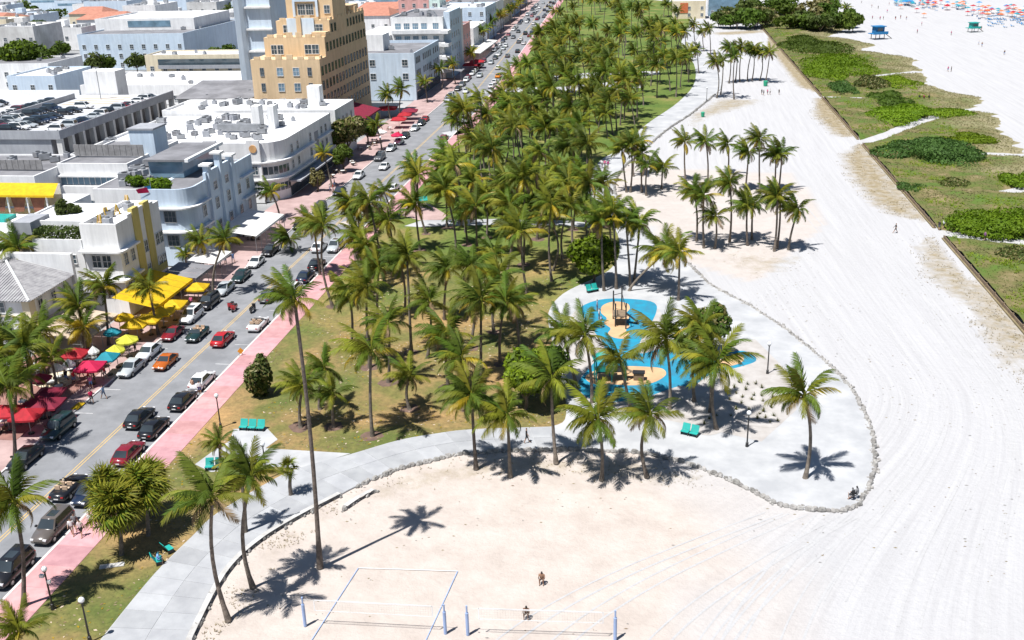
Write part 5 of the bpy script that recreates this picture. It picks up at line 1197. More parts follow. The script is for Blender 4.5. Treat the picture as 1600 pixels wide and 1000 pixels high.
# ================================================================== VEHICLES
def loft(b, secs, k):
    """secs: list of (x, zbottom, ztop, half width)"""
    vs = []; n = 8
    for x, z0, z1, hw in secs:
        m = z0+(z1-z0)*0.55
        vs += [(x, -hw*0.9, z0), (x, hw*0.9, z0), (x, hw, z0+(z1-z0)*0.3), (x, hw, m), (x, hw*0.86, z1), (x, -hw*0.86, z1), (x, -hw, m), (x, -hw, z0+(z1-z0)*0.3)]
    fs = [(i*n+j, i*n+(j+1) % n, (i+1)*n+(j+1) % n, (i+1)*n+j) for i in range(len(secs)-1) for j in range(n)]
    fs += [tuple(range(n))[::-1], tuple((len(secs)-1)*n+j for j in range(n))]
    return b.add(vs, fs, k)
DUMMY = MT['frame_white']
def car_parts(kind):
    """dict of part name -> list of MB; 'body' has its paint in slot 0"""
    body = MB(); parts = []
    if kind == 'suv': L, hw, belt, top, g0, g1, r0_, r1_ = 4.8, 0.95, 1.10, 1.78, -2.25, 1.15, -2.0, 0.45
    elif kind == 'hatch': L, hw, belt, top, g0, g1, r0_, r1_ = 4.1, 0.87, 0.95, 1.48, -1.9, 1.0, -1.55, 0.25
    elif kind == 'coupe': L, hw, belt, top, g0, g1, r0_, r1_ = 4.4, 0.9, 0.88, 1.32, -1.7, 0.8, -0.9, 0.0
    elif kind == 'convertible': L, hw, belt, top, g0, g1, r0_, r1_ = 4.6, 0.92, 0.92, 1.3, -1.4, 0.75, 0, 0
    else: L, hw, belt, top, g0, g1, r0_, r1_ = 4.75, 0.91, 0.94, 1.45, -1.85, 1.0, -1.15, 0.2
    h = L/2
    prof = [(-h, .42, .70, .74), (-h+.05, .34, .84, .86), (-h+.18, .28, .95, .94), (-h+.45, .25, .99, .98), (-h+1.0, .23, 1.0, 1.0), (0, .22, 1.0, 1.0), (h-1.6, .23, .99, 1.0), (h-1.1, .24, .94, .99), (h-.65, .26, .87, .96), (h-.3, .28, .79, .90), (h-.1, .32, .70, .82), (h, .42, .58, .70)]
    loft(body, [(x, z0, belt*z1, hw*wv) for x, z0, z1, wv in prof], DUMMY)
    bw, tw = hw*0.88, hw*0.70
    def panel(nm, q, k='car_glass', off=0.012, ins=0.1):
        c = sum((Vector(p) for p in q), Vector())/4; n = (Vector(q[1])-Vector(q[0])).cross(Vector(q[3])-Vector(q[0])).normalized()
        pts = [c+(Vector(p)-c)*(1-ins)+n*off for p in q]; parts.append((nm, MB().add(pts, [(0, 1, 2, 3)], k)))
    if kind != 'convertible':
        z0 = belt-0.03; A = [(g0, -bw, z0), (g1, -bw, z0), (g1, bw, z0), (g0, bw, z0)]; T = [(r0_, -tw, top-0.04), (r1_, -tw, top-0.04), (r1_, tw, top-0.04), (r0_, tw, top-0.04)]
        body.add(A+T, [(0, 1, 5, 4), (1, 2, 6, 5), (2, 3, 7, 6), (3, 0, 4, 7)], DUMMY)
        mx = (r0_+r1_)/2; body.add(T+[(r0_+0.1, -tw*0.8, top), (r1_-0.1, -tw*0.8, top), (r1_-0.1, tw*0.8, top), (r0_+0.1, tw*0.8, top)], [(0, 1, 5, 4), (1, 2, 6, 5), (2, 3, 7, 6), (3, 0, 4, 7), (4, 5, 6, 7)], DUMMY)
        panel('windscreen', [A[1], A[2], T[2], T[1]]); panel('rear_window', [A[3], A[0], T[0], T[3]]); panel('side_window', [A[0], A[1], T[1], T[0]]); panel('side_window', [A[2], A[3], T[3], T[2]])
        if kind == 'suv': parts.append(('sunroof', MB().box(-0.9, 0.1, -0.4, 0.4, top+0.001, top+0.012, 'car_glass')))
    else:
        parts.append(('cabin', MB().box(g0, g1-0.15, -bw*0.86, bw*0.86, belt-0.2, belt+0.012, 'tyre')))
        for x, y in ((-0.95, -0.38), (-0.95, 0.38), (-0.1, -0.38), (-0.1, 0.38)):
            parts.append(('seat', MB().box(x-0.25, x+0.25, y-0.25, y+0.25, belt-0.1, belt+0.06, 'seat_tan').box(x-0.3, x-0.18, y-0.25, y+0.25, belt, belt+0.4, 'seat_tan')))
        q = [(g1, -bw, belt), (g1, bw, belt), (g1-0.45, tw*1.05, top), (g1-0.45, -tw*1.05, top)]; body.tube([q[0], q[3], q[2], q[1]], 0.035, DUMMY, 5); panel('windscreen', q, ins=0.03)
    for sx in (h-0.95, -h+0.95):
        for sy in (-1, 1):
            w_ = MB().tube([(sx, sy*(hw-0.2), 0.33), (sx, sy*(hw+0.02), 0.33)], 0.33, 'tyre', 12); w_.tube([(sx, sy*(hw+0.02), 0.33), (sx, sy*(hw+0.03), 0.33)], 0.2, 'rim', 8); parts.append(('wheel', w_))
    for sy in (-1, 1):
        parts.append(('headlight', MB().box(h-0.2, h-0.02, sy*hw*0.62-0.14, sy*hw*0.62+0.14, belt*0.58, belt*0.72, 'headlight')))
        parts.append(('taillight', MB().box(-h-0.01, -h+0.12, sy*hw*0.66-0.13, sy*hw*0.66+0.13, belt*0.68, belt*0.82, 'taillight')))
        parts.append(('mirror', MB().box(g1-0.45, g1-0.25, sy*(hw+0.08)-0.09, sy*(hw+0.08)+0.09, belt-0.02, belt+0.13, 'metal_dark')))
    parts.append(('number_plate', MB().box(-h-0.015, -h+0.05, -0.22, 0.22, belt*0.5, belt*0.62, 'frame_white')))
    parts.append(('grille', MB().box(h-0.06, h+0.012, -0.4, 0.4, 0.42, 0.58, 'metal_dark')))
    return body, parts
CAR = {}
for k in ('sedan', 'suv', 'hatch', 'coupe', 'convertible'):
    bd, ps = car_parts(k); whole = MB(); whole.add(bd.v, bd.f, DUMMY)
    for nm, p in ps:
        for f, mi in zip(p.f, p.m): pass
        o = len(whole.v); whole.v += p.v
        for f, mi in zip(p.f, p.m): whole.f.append(tuple(q+o for q in f)); whole.m.append(whole.mi(p.mats[mi]))
    CAR[k] = (bd.mesh('body', True), [(nm, p.mesh(nm)) for nm, p in ps], whole.mesh('car'))
    for me in (CAR[k][0],):
        me.polygons.foreach_set('use_smooth', [True]*len(me.polygons))
def car(kind, x, y, z, north, c, label, group=None, full=True, rot=None):
    rz = (math.pi/2 if north else -math.pi/2) if rot is None else rot
    if full:
        root = thing('car', label, 'car', (x, y, z), rz, group); b = link('body', CAR[kind][0], root)
        b.material_slots[0].link = 'OBJECT'; b.material_slots[0].material = paint(c)
        for nm, me in CAR[kind][1]: link(nm, me, root)
    else:
        root = tag(link('car', CAR[kind][2], None, (x, y, z), rz), label, 'car', group)
        root.material_slots[0].link = 'OBJECT'; root.material_slots[0].material = paint(c)
    return root
BLK, NAVY, WHT, SIL, GRY, RED, DRED, ORG, GRN, BRN, TAXI = (0.012, 0.012, 0.014), (0.012, 0.022, 0.05), (0.72, 0.72, 0.72), (0.42, 0.45, 0.47), (0.10, 0.105, 0.115), (0.42, 0.015, 0.02), (0.20, 0.012, 0.022), (0.42, 0.10, 0.01), (0.012, 0.035, 0.035), (0.11, 0.095, 0.085), (0.75, 0.25, 0.01)
WL, SB, NB, EL = -62.9, -59.6, -55.3, -52.65        # kerb lane west, southbound, northbound, kerb lane east
def cy(px, py, x): # north position of a sighting on a lane
    d = ray(px, py); t = (0.7-CAM_H)/d.z; return d.y*t
for kind, lane_x, px, py, north, c, lb in [
    ('suv', EL, 25, 888, False, BLK, 'black estate car parked at the pink pavement, nearest the lower left corner'),
    ('suv', EL, 84, 822, False, BRN, 'grey-brown off-roader with its grille towards us beside the walking group'),
    ('convertible', NB, 103, 758, True, BLK, 'black open-top car with passengers in the northbound lane'),
    ('hatch', EL, 131, 768, False, NAVY, 'dark blue car half hidden by the fan palms'),
    ('sedan', EL, 198, 705, True, DRED, 'dark red car parked just behind the fan palm clump'),
    ('sedan', NB, 219, 650, True, BLK, 'black saloon with brake light on, driving past two parked black cars'),
    ('sedan', EL, 248, 666, True, BLK, 'black saloon parked at the pink pavement beside the braking saloon'),
    ('sedan', EL, 287, 623, True, BLK, 'black saloon parked directly behind the white car with people'),
    ('sedan', EL, 320, 592, True, WHT, 'white car with two people at its open boot by the pink pavement'),
    ('suv', WL, 97, 668, False, GRN, 'black people carrier parked facing us beside the red umbrellas'),
    ('sedan', WL, 48, 714, False, BLK, 'black saloon parked facing us at the left edge'),
    ('sedan', WL, 213, 573, False, SIL, 'silver saloon parked nearest to the pink-red umbrella'),
    ('sedan', WL, 243, 549, False, (0.6, 0.62, 0.65), 'white-silver saloon parked behind the silver one'),
    ('coupe', SB, 261, 563, False, ORG, 'orange coupe driving towards us'),
    ('coupe', WL, 274, 519, False, DRED, 'dark red sports car parked by the yellow umbrellas'),
    ('convertible', SB, 311, 520, False, GRN, 'dark green open-top car driving behind the orange coupe'),
    ('sedan', NB, 348, 527, True, RED, 'red saloon driving away just right of the yellow line'),
    ('suv', WL, 303, 492, False, WHT, 'white off-roader with a sunroof at the yellow umbrellas'),
    ('suv', WL, 331, 471, False, BLK, 'black off-roader parked behind the white one'),
    ('sedan', WL, 383, 430, False, GRN, 'dark saloon parked beside the white canopy'),
    ('coupe', WL, 408, 408, False, WHT, 'white coupe parked past the white canopy'),
    ('sedan', NB, 414, 460, True, GRY, 'dark grey saloon partly under the leaning palm'),
    ('convertible', EL, 408, 504, True, WHT, 'white open-top car at the pink pavement under palm leaves'),
    ('sedan', WL, 428, 390, False, BLK, 'black car parked in front of the white coupe'),
    ('sedan', WL, 357, 450, False, SIL, 'silver saloon parked between the black off-roader and the dark saloon'),
    ('hatch', WL, 462, 350, False, BLK, 'black hatchback parked beside the long white awning'),
    ('suv', WL, 490, 325, False, GRY, 'grey off-roader parked past the long white awning'),
    ('sedan', WL, 525, 298, False, NAVY, 'dark blue saloon parked below the rounded hotel corner'),
    ('hatch', EL, 470, 448, True, WHT, 'white hatchback at the pink pavement under the palms'),
    ('sedan', EL, 481, 430, True, NAVY, 'dark blue saloon at the pink pavement under the palms'),
    ('sedan', EL, 498, 411, True, BLK, 'black saloon between the dark blue one and the silver van'),
    ('suv', EL, 521, 384, False, SIL, 'silver-blue van parked facing us where the pink pavement widens'),
    ('sedan', NB, 494, 384, True, WHT, 'white saloon in the road beside the silver-blue van'),
    ('sedan', EL, 575, 330, True, WHT, 'white saloon at the kerb by the pink plaza'),
    ('hatch', EL, 615, 292, True, WHT, 'white hatchback at the kerb beyond the pink plaza'),
    ('sedan', WL, 557, 273, False, WHT, 'white car parked below the rounded hotel'),
    ('coupe', SB, 607, 259, False, WHT, 'white coupe driving towards us below the rounded hotel'),
    ('suv', WL, 599, 245, False, GRY, 'grey off-roader parked by the far umbrellas'),
    ('sedan', WL, 618, 230, False, SIL, 'silver saloon ahead of the grey off-roader'),
    ('sedan', WL, 628, 220, False, WHT, 'white saloon ahead of the silver one'),
    ('sedan', WL, 638, 211, False, BLK, 'black car beside the small red umbrella'),
    ('sedan', WL, 655, 199, False, SIL, 'silver car in front of the red awnings'),
    ('sedan', WL, 664, 191, False, BLK, 'black car between the silver and red cars at the awnings'),
    ('coupe', WL, 672, 185, False, RED, 'bright red car past the red awnings'),
    ('hatch', EL, 696, 215, True, DRED, 'small dark red car at the pink pavement near the big lawn'),
    ('sedan', SB, 697, 164, False, BLK, 'black car driving towards us beyond the red awnings'),
    ('sedan', WL, 708, 155, False, SIL, 'silver car parked before the pale blue hotel'),
    ('sedan', NB, 730, 153, True, BLK, 'black car in the northbound lane level with the pale blue hotel'),
    ('sedan', NB, 778, 118, True, TAXI, 'orange taxi on the far stretch of road')]:
    y = cy(px, py, lane_x); car(kind, lane_x+random.gauss(0, .1), y, 0.005, north, c, lb, 'cars on the beach road', full=py > 240)
rc_ = random.Random(55)
for i in range(78):
    y = 305+i*4.9+rc_.random(); ln = rc_.choice((-5.9, -5.9, -2.6, 1.7, 4.35)); 
    if 0 < y-395 < 8: continue
    car(rc_.choice(('sedan', 'suv', 'sedan', 'hatch')), rc(y)+ln, y, 0.005, ln > 0, rc_.choice((BLK, WHT, SIL, GRY, WHT, NAVY, DRED)), 'distant car on the far stretch of the beach road', 'distant cars on the beach road', False)
for row, (x, n_, rz) in enumerate([(-132.6, 17, math.pi), (-142.5, 14, 0), (-149.6, 12, 0), (-157.3, 15, math.pi), (-168.5, 14, 0), (-175, 14, math.pi), (-188, 12, 0)]):
    for j in range(n_):
        if rc_.random() < 0.18: continue
        car(rc_.choice(('sedan', 'suv', 'sedan', 'hatch')), x+rc_.gauss(0, .15), 210+j*2.75+rc_.gauss(0, .1), 9.02, True, rc_.choice((BLK, WHT, SIL, GRY, WHT, WHT, NAVY, DRED, BLK, SIL)), f'car in row {["one","two","three","four","five","six","seven"][row]} from the street side on the garage roof', 'cars on the garage roof', False, rz+rc_.gauss(0, .03))
def scooter(x, y, c, label, north):
    root = thing('motor_scooter', label, 'scooter', (x, y, 0.005), math.pi/2 if north else -math.pi/2)
    b = MB(); b.box(-0.75, 0.15, -0.2, 0.2, 0.4, 0.75, paint(c)).box(0.15, 0.5, -0.18, 0.18, 0.25, 0.4, paint(c)).box(0.45, 0.62, -0.24, 0.24, 0.35, 1.0, paint(c)); b.ob('body', root)
    MB().box(-0.7, 0.05, -0.17, 0.17, 0.75, 0.86, 'tyre').ob('saddle', root)
    MB().tube([(0.55, -0.35, 1.08), (0.55, 0.35, 1.08)], 0.03, 'metal_dark', 5).tube([(0.62, 0, 0.5), (0.54, 0, 1.08)], 0.04, 'metal_dark', 5).ob('handlebar', root)
    for xx in (-0.6, 0.7): MB().tube([(xx, -0.07, 0.27), (xx, 0.07, 0.27)], 0.27, 'tyre', 12).tube([(xx, -0.08, 0.27), (xx, 0.08, 0.27)], 0.14, 'rim', 8).ob('wheel', root)
scooter(SB+1.2, cy(365, 478, 0), RED, 'red scooter carrying a rider towards us', False); scooter(SB+0.4, cy(367, 475, 0), RED, 'second red scooter close beside the first', False)
scooter(NB-0.3, cy(397, 480, 0), BLK, 'black motorcycle ridden away near the yellow line', True)

# ================================================================== PEOPLE
def figure(joints, edges, root_i=0):
    me = bpy.data.meshes.new('person'); me.from_pydata([j[:3] for j in joints], edges, [])
    ob = bpy.data.objects.new('person', me); col.objects.link(ob)
    md = ob.modifiers.new('skin', 'SKIN'); sv_ = me.skin_vertices[0].data
    for i, j in enumerate(joints): sv_[i].radius = (j[3], j[3]*(j[4] if len(j) > 4 else 1)); sv_[i].use_root = i == root_i
    s = ob.modifiers.new('sub', 'SUBSURF'); s.levels = 1; s.render_levels = 1
    dg = bpy.context.evaluated_depsgraph_get(); out = bpy.data.meshes.new_from_object(ob.evaluated_get(dg))
    bpy.data.objects.remove(ob); out.name = 'person'; out.polygons.foreach_set('use_smooth', [True]*len(out.polygons)); return out
def stand(stride=0.0, arm=0.1, sit=None):
    """joints of a standing or walking figure 1.72 m high, facing +X"""
    if sit is None:
        s = stride
        J = [(0, 0, 0.95, .14, 1.15), (0, 0, 1.15, .13, 1.2), (0, 0, 1.36, .15, 1.25), (0, 0, 1.50, .055), (0.01, 0, 1.60, .095), (0.01, 0, 1.70, .085),
             (0, .10, .88, .095), (s*.5, .10, .50, .068), (s-.0, .10, .09, .045), (s+.16, .11, .04, .04), (0, -.10, .88, .095), (-s*.35, -.10, .50, .068), (-s, -.10, .10, .045), (-s+.16, -.11, .04, .04),
             (0, .20, 1.40, .06), (-s*.35, .25, 1.13, .046), (-s*.2+arm, .24, .90, .036), (-s*.2+arm+.04, .24, .80, .038), (0, -.20, 1.40, .06), (s*.35, -.25, 1.13, .046), (s*.5+arm, -.24, .92, .036), (s*.5+arm+.04, -.24, .82, .038)]
    else:
        J = [(0, 0, sit, .15, 1.15), (.05, 0, sit+.22, .13, 1.2), (.10, 0, sit+.42, .15, 1.25), (.13, 0, sit+.56, .055), (.16, 0, sit+.66, .095), (.16, 0, sit+.76, .085),
             (.05, .11, sit-.03, .095), (.42, .15, sit+.06, .07), (.34, .15, .09, .045), (.50, .16, .04, .04), (.05, -.11, sit-.03, .095), (.42, -.15, sit+.06, .07), (.34, -.15, .09, .045), (.50, -.16, .04, .04),
             (.1, .20, sit+.45, .06), (.2, .25, sit+.2, .046), (.42, .18, sit+.14, .036), (.5, .14, sit+.14, .038), (.1, -.20, sit+.45, .06), (.2, -.25, sit+.2, .046), (.42, -.18, sit+.14, .036), (.5, -.14, sit+.14, .038)]
    Eg = [(0, 1), (1, 2), (2, 3), (3, 4), (4, 5), (0, 6), (6, 7), (7, 8), (8, 9), (0, 10), (10, 11), (11, 12), (12, 13), (2, 14), (14, 15), (15, 16), (16, 17), (2, 18), (18, 19), (19, 20), (20, 21)]
    return figure(J, Eg), J
POSES = {}
for nm, a in (('stand', (0.05, 0.06)), ('walk', (0.26, 0.1)), ('stride', (0.36, 0.16)), ('sit', (0, 0, 0.52)), ('crouch', (0, 0, 0.40))):
    me, J = stand(*a); zs = 0 if nm in ('stand', 'walk', 'stride') else J[0][2]
    for k in range(4): me.materials.append(MT['frame_white'])
    for p in me.polygons:
        c = p.center; m = 0
        if not zs:
            core = abs(c.y) < 0.23
            if c.z > 1.66 or (c.z > 1.56 and c.x < -0.03): m = 3
            elif 0.98 < c.z < 1.47 and (core or c.z > 1.2): m = 1
            elif 0.55 < c.z <= 0.98 and core: m = 2
            elif c.z < 0.07: m = 3
        else:
            if c.z > zs+0.72 or (c.z > zs+0.62 and c.x < 0.12): m = 3
            elif c.z > zs+0.06 and c.x < 0.24 and c.z < zs+0.54: m = 1
            elif c.z > zs-0.16 and c.x < 0.38: m = 2
            elif c.z < 0.07: m = 3
        p.material_index = m
    POSES[nm] = me
SK = [(0.42, 0.25, 0.17), (0.30, 0.17, 0.11), (0.16, 0.085, 0.055), (0.50, 0.32, 0.23)]
HAIR = [(0.02, 0.013, 0.01), (0.06, 0.035, 0.02), (0.16, 0.10, 0.05)]
def person(x, y, z, pose, rz, shirt, pants, label, group=None, skin=0, hair=0, s=1.0):
    o_ = tag(link('person', POSES[pose], None, (x, y, z), rz), label, 'person', group); o_.scale = (s, s, s)
    for i, c in enumerate((SK[skin], shirt or SK[skin], pants, HAIR[hair])): o_.material_slots[i].link = 'OBJECT'; o_.material_slots[i].material = cloth(c)
    return o_
def pp(px, py, pose, rz, shirt, pants, label, z=0.0, **kw):
    q = G(px, py, z); return person(q.x, q.y, z, pose, rz, shirt, pants, label, **kw)
W_, K_, BL_, RD_, PK_, GY_ = (0.7, 0.7, 0.7), (0.015, 0.015, 0.018), (0.15, 0.28, 0.55), (0.5, 0.02, 0.03), (0.6, 0.12, 0.25), (0.2, 0.2, 0.21)
pp(847, 910, 'crouch', -1.6, None, (0.05, 0.03, 0.03), 'bare-chested person crouching on the sand behind the net', skin=1)
pp(823, 964, 'crouch', -1.6, None, (0.03, 0.03, 0.02), 'tanned person crouching right behind the volleyball net', skin=2)
pp(114, 836, 'walk', -1.2, W_, (0.3, 0.2, 0.16), 'walker in white top at the left of the pavement group', 0.13)
pp(119, 828, 'walk', -1.3, GY_, K_, 'walker in grey at the back of the pavement group', 0.13)
pp(128, 838, 'walk', -1.4, (0.6, 0.5, 0.5), K_, 'walker in pale top and dark shorts in front of the pavement group', 0.13)
pp(144, 826, 'walk', -1.2, W_, K_, 'walker in white top and black shorts right of the pavement group', 0.13)
pp(247, 882, 'sit', 0.5, (0.2, 0.38, 0.75), (0.03, 0.25, 0.3), 'person in light blue sitting beside the teal chair in the shade', 0.12)
pp(144, 630, 'walk', 2.4, (0.65, 0.02, 0.10), K_, 'person in a bright pink-red shirt stepping off the yellow paving')
pp(163, 623, 'stride', 2.8, (0.3, 0.4, 0.55), (0.12, 0.17, 0.28), 'person in pale blue striding across the road')
pp(302, 612, 'stand', 1.2, None, (0.35, 0.2, 0.13), 'tanned person at the open boot of the white car', skin=0)
pp(313, 616, 'stand', 1.9, W_, (0.05, 0.06, 0.2), 'person in white shirt and navy shorts at the open boot')
pp(1399, 364, 'stride', 3.0, K_, K_, 'jogger in black crossing the white sand track')
pp(1467, 360, 'stand', 1.0, K_, (0.1, 0.1, 0.15), 'dark figure at the mouth of the dune trail'); pp(1474, 358, 'walk', 0.3, W_, K_, 'figure in white at the mouth of the dune trail'); pp(1479, 357, 'stand', 0.3, (.2, .1, .15), K_, 'figure in purple-brown behind the one in white at the dune trail')
pp(1538, 377, 'walk', 0.2, (0.25, 0.1, 0.25), K_, 'figure in purple walking along the dune trail')
for i, (px, c) in enumerate(((1436, K_), (1443, (0.3, 0.05, 0.08)), (1451, K_))): pp(px, 155, 'sit', 1.0, c, K_, ('left', 'middle', 'right')[i]+' of three people sitting on the bare patch of the dunes', 0.3)
pp(1333, 782, 'sit', 2.4, K_, GY_, 'left of two dark-clad people at the plaza wall corner', 0.12); pp(1340, 779, 'sit', 2.7, GY_, K_, 'right of two dark-clad people at the plaza wall corner', 0.12, skin=2)
pp(1243, 590, 'stand', -1.0, K_, K_, 'dark-clad person standing on the white walk behind the lone palm', 0.12)
pp(823, 692, 'walk', 0.1, K_, K_, 'person in black on the promenade among the row palms', 0.14)
for i, (px, py, c) in enumerate([(941, 262, W_), (945, 262, PK_), (950, 263, (0.4, 0.05, 0.2))]): pp(px, py, 'walk', -1.6, c, GY_, f'{("left","middle","right")[i]} walker of the pink-clad group on the far promenade', 0.12)
pp(938, 300, 'walk', 1.5, K_, K_, 'person in black on the promenade near the bend', 0.12); pp(930, 304, 'walk', 1.5, GY_, K_, 'person in grey left of the one in black near the bend', 0.12)
for i, (px, py, c) in enumerate([(933, 486, (0.3, 0.35, 0.5)), (936, 500, W_), (939, 512, (0.45, 0.4, 0.6))]): pp(px, py, 'stand', 0, c, (0.08, 0.1, 0.18), ('farthest', 'middle', 'nearest')[i]+' of three people lined up on the blue playground surface', 0.14)
for i, (px, py, c) in enumerate([(1190, 148, K_), (1193, 149, GY_), (1199, 148, PK_), (1203, 148, W_), (1217, 148, K_)]): pp(px, py, 'stand', 0.5, c, K_, ('first', 'second', 'third', 'fourth', 'last')[i]+' person from the left of the group on the far sand')
for i, (px, py) in enumerate([(1481, 112), (1486, 112), (1569, 86), (1529, 70), (1534, 73), (1486, 55), (1440, 40), (1363, 30), (1375, 31), (1380, 31), (1399, 31), (1407, 29), (1416, 31), (1389, 8), (1346, 5), (1386, 20), (1433, 52), (1533, 47), (1362, 12), (1372, 14)]):
    pp(px, py, random.choice(('walk', 'stand')), random.random()*6, random.choice((K_, W_, None, PK_, GY_)), random.choice((K_, BL_, RD_)), 'tiny figure walking on the open beach', group='walkers on the open beach', skin=i % 3, s=1.05)
cafe = [(143, 607), (149, 600), (140, 600), (165, 592), (160, 588), (117, 600), (105, 598), (80, 662), (238, 515), (222, 522), (345, 418), (352, 412), (365, 410), (300, 480), (212, 550), (60, 660), (528, 300), (523, 292), (516, 300), (650, 215), (655, 210), (118, 585), (128, 590)]
for i, (px, py) in enumerate(cafe):
    q = G(px, py, 0.13); q.x = min(q.x, -64.6)
    cn, cc = random.choice((('white', W_), ('black', K_), ('blue', BL_), ('red', RD_), ('pink', PK_), ('grey', GY_)))
    wh = 'by the red umbrellas' if q.y < 112 else 'by the yellow awning' if q.y < 138 else 'by the white canopies' if q.y < 180 else 'below the rounded hotel'
    person(q.x, q.y, 0.165 if q.x < -66.6 and 88 < q.y < 112 else 0.125, random.choice(('walk', 'stand', 'walk')), random.random()*6.28, cc, random.choice((K_, BL_, GY_, (0.3, 0.25, 0.2))), f'passer-by in a {cn} top on the hotel pavement {wh}', 'passers-by on the hotel pavement', i % 4, i % 3)

# ================================================================== AWNINGS, UMBRELLAS, CAFE
def umbrella(px, py, k, label, r=1.9, n=8, h=2.6, group='cafe umbrellas', sq=False):
    q = G(px, py, h); root = thing('parasol', label, 'parasol', (q.x, q.y, 0.12), random.random() if not sq else 0.1, group)
    n = 4 if sq else n; rr_ = r*1.3 if sq else r
    ring = [(rr_*math.cos(2*math.pi*(i+.5)/n), rr_*math.sin(2*math.pi*(i+.5)/n), h-0.25) for i in range(n)]
    for i in range(n):
        a, b = Vector(ring[i]), Vector(ring[(i+1) % n]); t = Vector((0, 0, h+0.45)); m = (a+b)/2-Vector((0, 0, 0.1)); d = Vector((0, 0, -0.22))
        MB().add([a, m, b, t, a+d, m+d, b+d], [(0, 1, 3), (1, 2, 3), (0, 4, 5, 1), (1, 5, 6, 2)], k).ob('canopy_panel', root)
    MB().tube([(0, 0, 0), (0, 0, h+0.5)], 0.04, 'metal_grey', 6).ob('pole', root); MB().tube([(0, 0, 0), (0, 0, 0.12)], 0.35, 'metal_dark', 10).ob('base', root)
for a in [(140, 570, 'fabric_pink_red', 'bright pink-red square umbrella by the silver cars', 1.9, True), (117, 550, 'fabric_red', 'brick red umbrella behind the pink-red one', 1.8, True),
          (75, 612, 'fabric_maroon', 'dark crimson umbrella above the dark red group', 1.9, True), (74, 628, 'fabric_maroon', 'crimson umbrella in the middle of the dark red group', 1.9, True), (62, 622, 'fabric_maroon', 'crimson umbrella left in the dark red group', 1.8, True),
          (42, 645, 'fabric_red', 'scarlet umbrella beside the parked people carrier', 1.9, True), (8, 640, 'fabric_red', 'scarlet umbrella cut by the left edge', 1.9, True), (62, 590, 'fabric_maroon', 'brown-red umbrella beside the cream steps', 1.3, True),
          (198, 529, 'fabric_lime', 'pale yellow umbrella nearest the white-silver saloon', 1.5, False), (180, 545, 'fabric_lime', 'pale yellow umbrella left of the teal one', 1.4, False),
          (167, 556, 'fabric_teal', 'teal umbrella touching the pink-red one', 1.5, True), (175, 517, 'fabric_teal', 'teal umbrella in the shade of the palms', 1.2, False),
          (193, 494, 'fabric_yellow', 'golden umbrella left of the long yellow awning', 1.4, False), (212, 503, 'fabric_yellow', 'first golden umbrella in front of the yellow awning', 1.8, True), (232, 496, 'fabric_yellow', 'second golden umbrella in front of the yellow awning', 1.8, True),
          (252, 485, 'fabric_yellow', 'third golden umbrella in front of the yellow awning', 1.8, True), (270, 474, 'fabric_yellow', 'fourth golden umbrella in front of the yellow awning', 1.8, True), (308, 447, 'fabric_yellow', 'golden umbrella standing alone right of the yellow awning', 1.6, True),
          (620, 210, 'fabric_pink_red', 'small pink-red umbrella at the far kerb', 1.6, False), (594, 205, 'fabric_white', 'white and teal umbrella by the far palm', 1.8, False), (577, 198, 'fabric_orange', 'orange umbrella under the far trees', 1.6, False),
          (605, 168, 'fabric_red', 'large scarlet umbrella below the tower', 3.0, True), (623, 185, 'fabric_red', 'scarlet umbrella nearest the road below the tower', 2.2, True), (632, 178, 'fabric_red', 'scarlet umbrella right of the tower awning', 2.0, True), (640, 172, 'fabric_maroon', 'crimson umbrella at the right of the tower awning', 2.4, True),
          (735, 100, 'fabric_red', 'scarlet umbrella left in the distant red pair', 3.0, True), (745, 95, 'fabric_red', 'scarlet umbrella right in the distant red pair', 3.0, True),
          (88, 573, 'fabric_white', 'small white umbrella over the cafe steps', 1.0, False), (107, 567, 'fabric_white', 'white umbrella left of the brick red one', 0.9, False), (146, 547, 'fabric_white', 'white umbrella right of the brick red one', 0.8, False), (55, 572, 'fabric_white', 'white umbrella among the left palms', 0.8, False)]:
    umbrella(a[0], a[1], a[2], a[3], a[4]*(0.84 if a[1] > 540 else 0.95), sq=a[5])
def awning(name, label, x0, x1, y0, y1, zi, zo, k, n):
    root = thing(name, label, 'awning', (x0, y0, 0)); L_ = (y1-y0)/n
    for i in range(n):
        a, b = i*L_+0.03, (i+1)*L_-0.03
        MB().add([(0, a, zi), (x1-x0, a, zo), (x1-x0, b, zo), (0, b, zi), (x1-x0, a, zo-0.35), (x1-x0, b, zo-0.35)], [(0, 1, 2, 3), (1, 4, 5, 2)], k).ob('awning_panel', root)
    for i in range(n+1): MB().tube([(x1-x0-0.1, min(i*L_, y1-y0-0.1), 0.1), (x1-x0-0.1, min(i*L_, y1-y0-0.1), zo)], 0.05, 'metal_grey', 6).ob('post', root)
awning('yellow_awning', 'long bright yellow awning in front of the banded hotel', -71.8, -65.9, 119.6, 131.6, 4.5, 3.2, 'fabric_yellow', 6)
awning('white_awning', 'white sloping awning in front of the streamlined hotel', -71.4, -64.9, 153.5, 167.0, 3.9, 3.0, 'fabric_white', 6)
awning('white_canopy', 'white peaked canopy between the banded and streamlined hotels', -70.5, -66.0, 139.5, 146.0, 3.2, 2.8, 'fabric_white', 3)
awning('dark_canopy', 'dark grey canopy with a white edge between the yellow awning and the white canopy', -71.2, -65.8, 132.4, 138.5, 3.4, 3.0, 'roof_grey', 3)
awning('beige_awning', 'beige sloping awning beside the tiled house', -77.6, -70.2, 108.5, 118.0, 3.9, 2.9, 'fabric_beige', 4)
awning('red_awning', 'wide dark red awning at the foot of the yellow tower', -83.8, -74.0, 251.5, 268, 6.5, 4.2, 'fabric_maroon', 5)
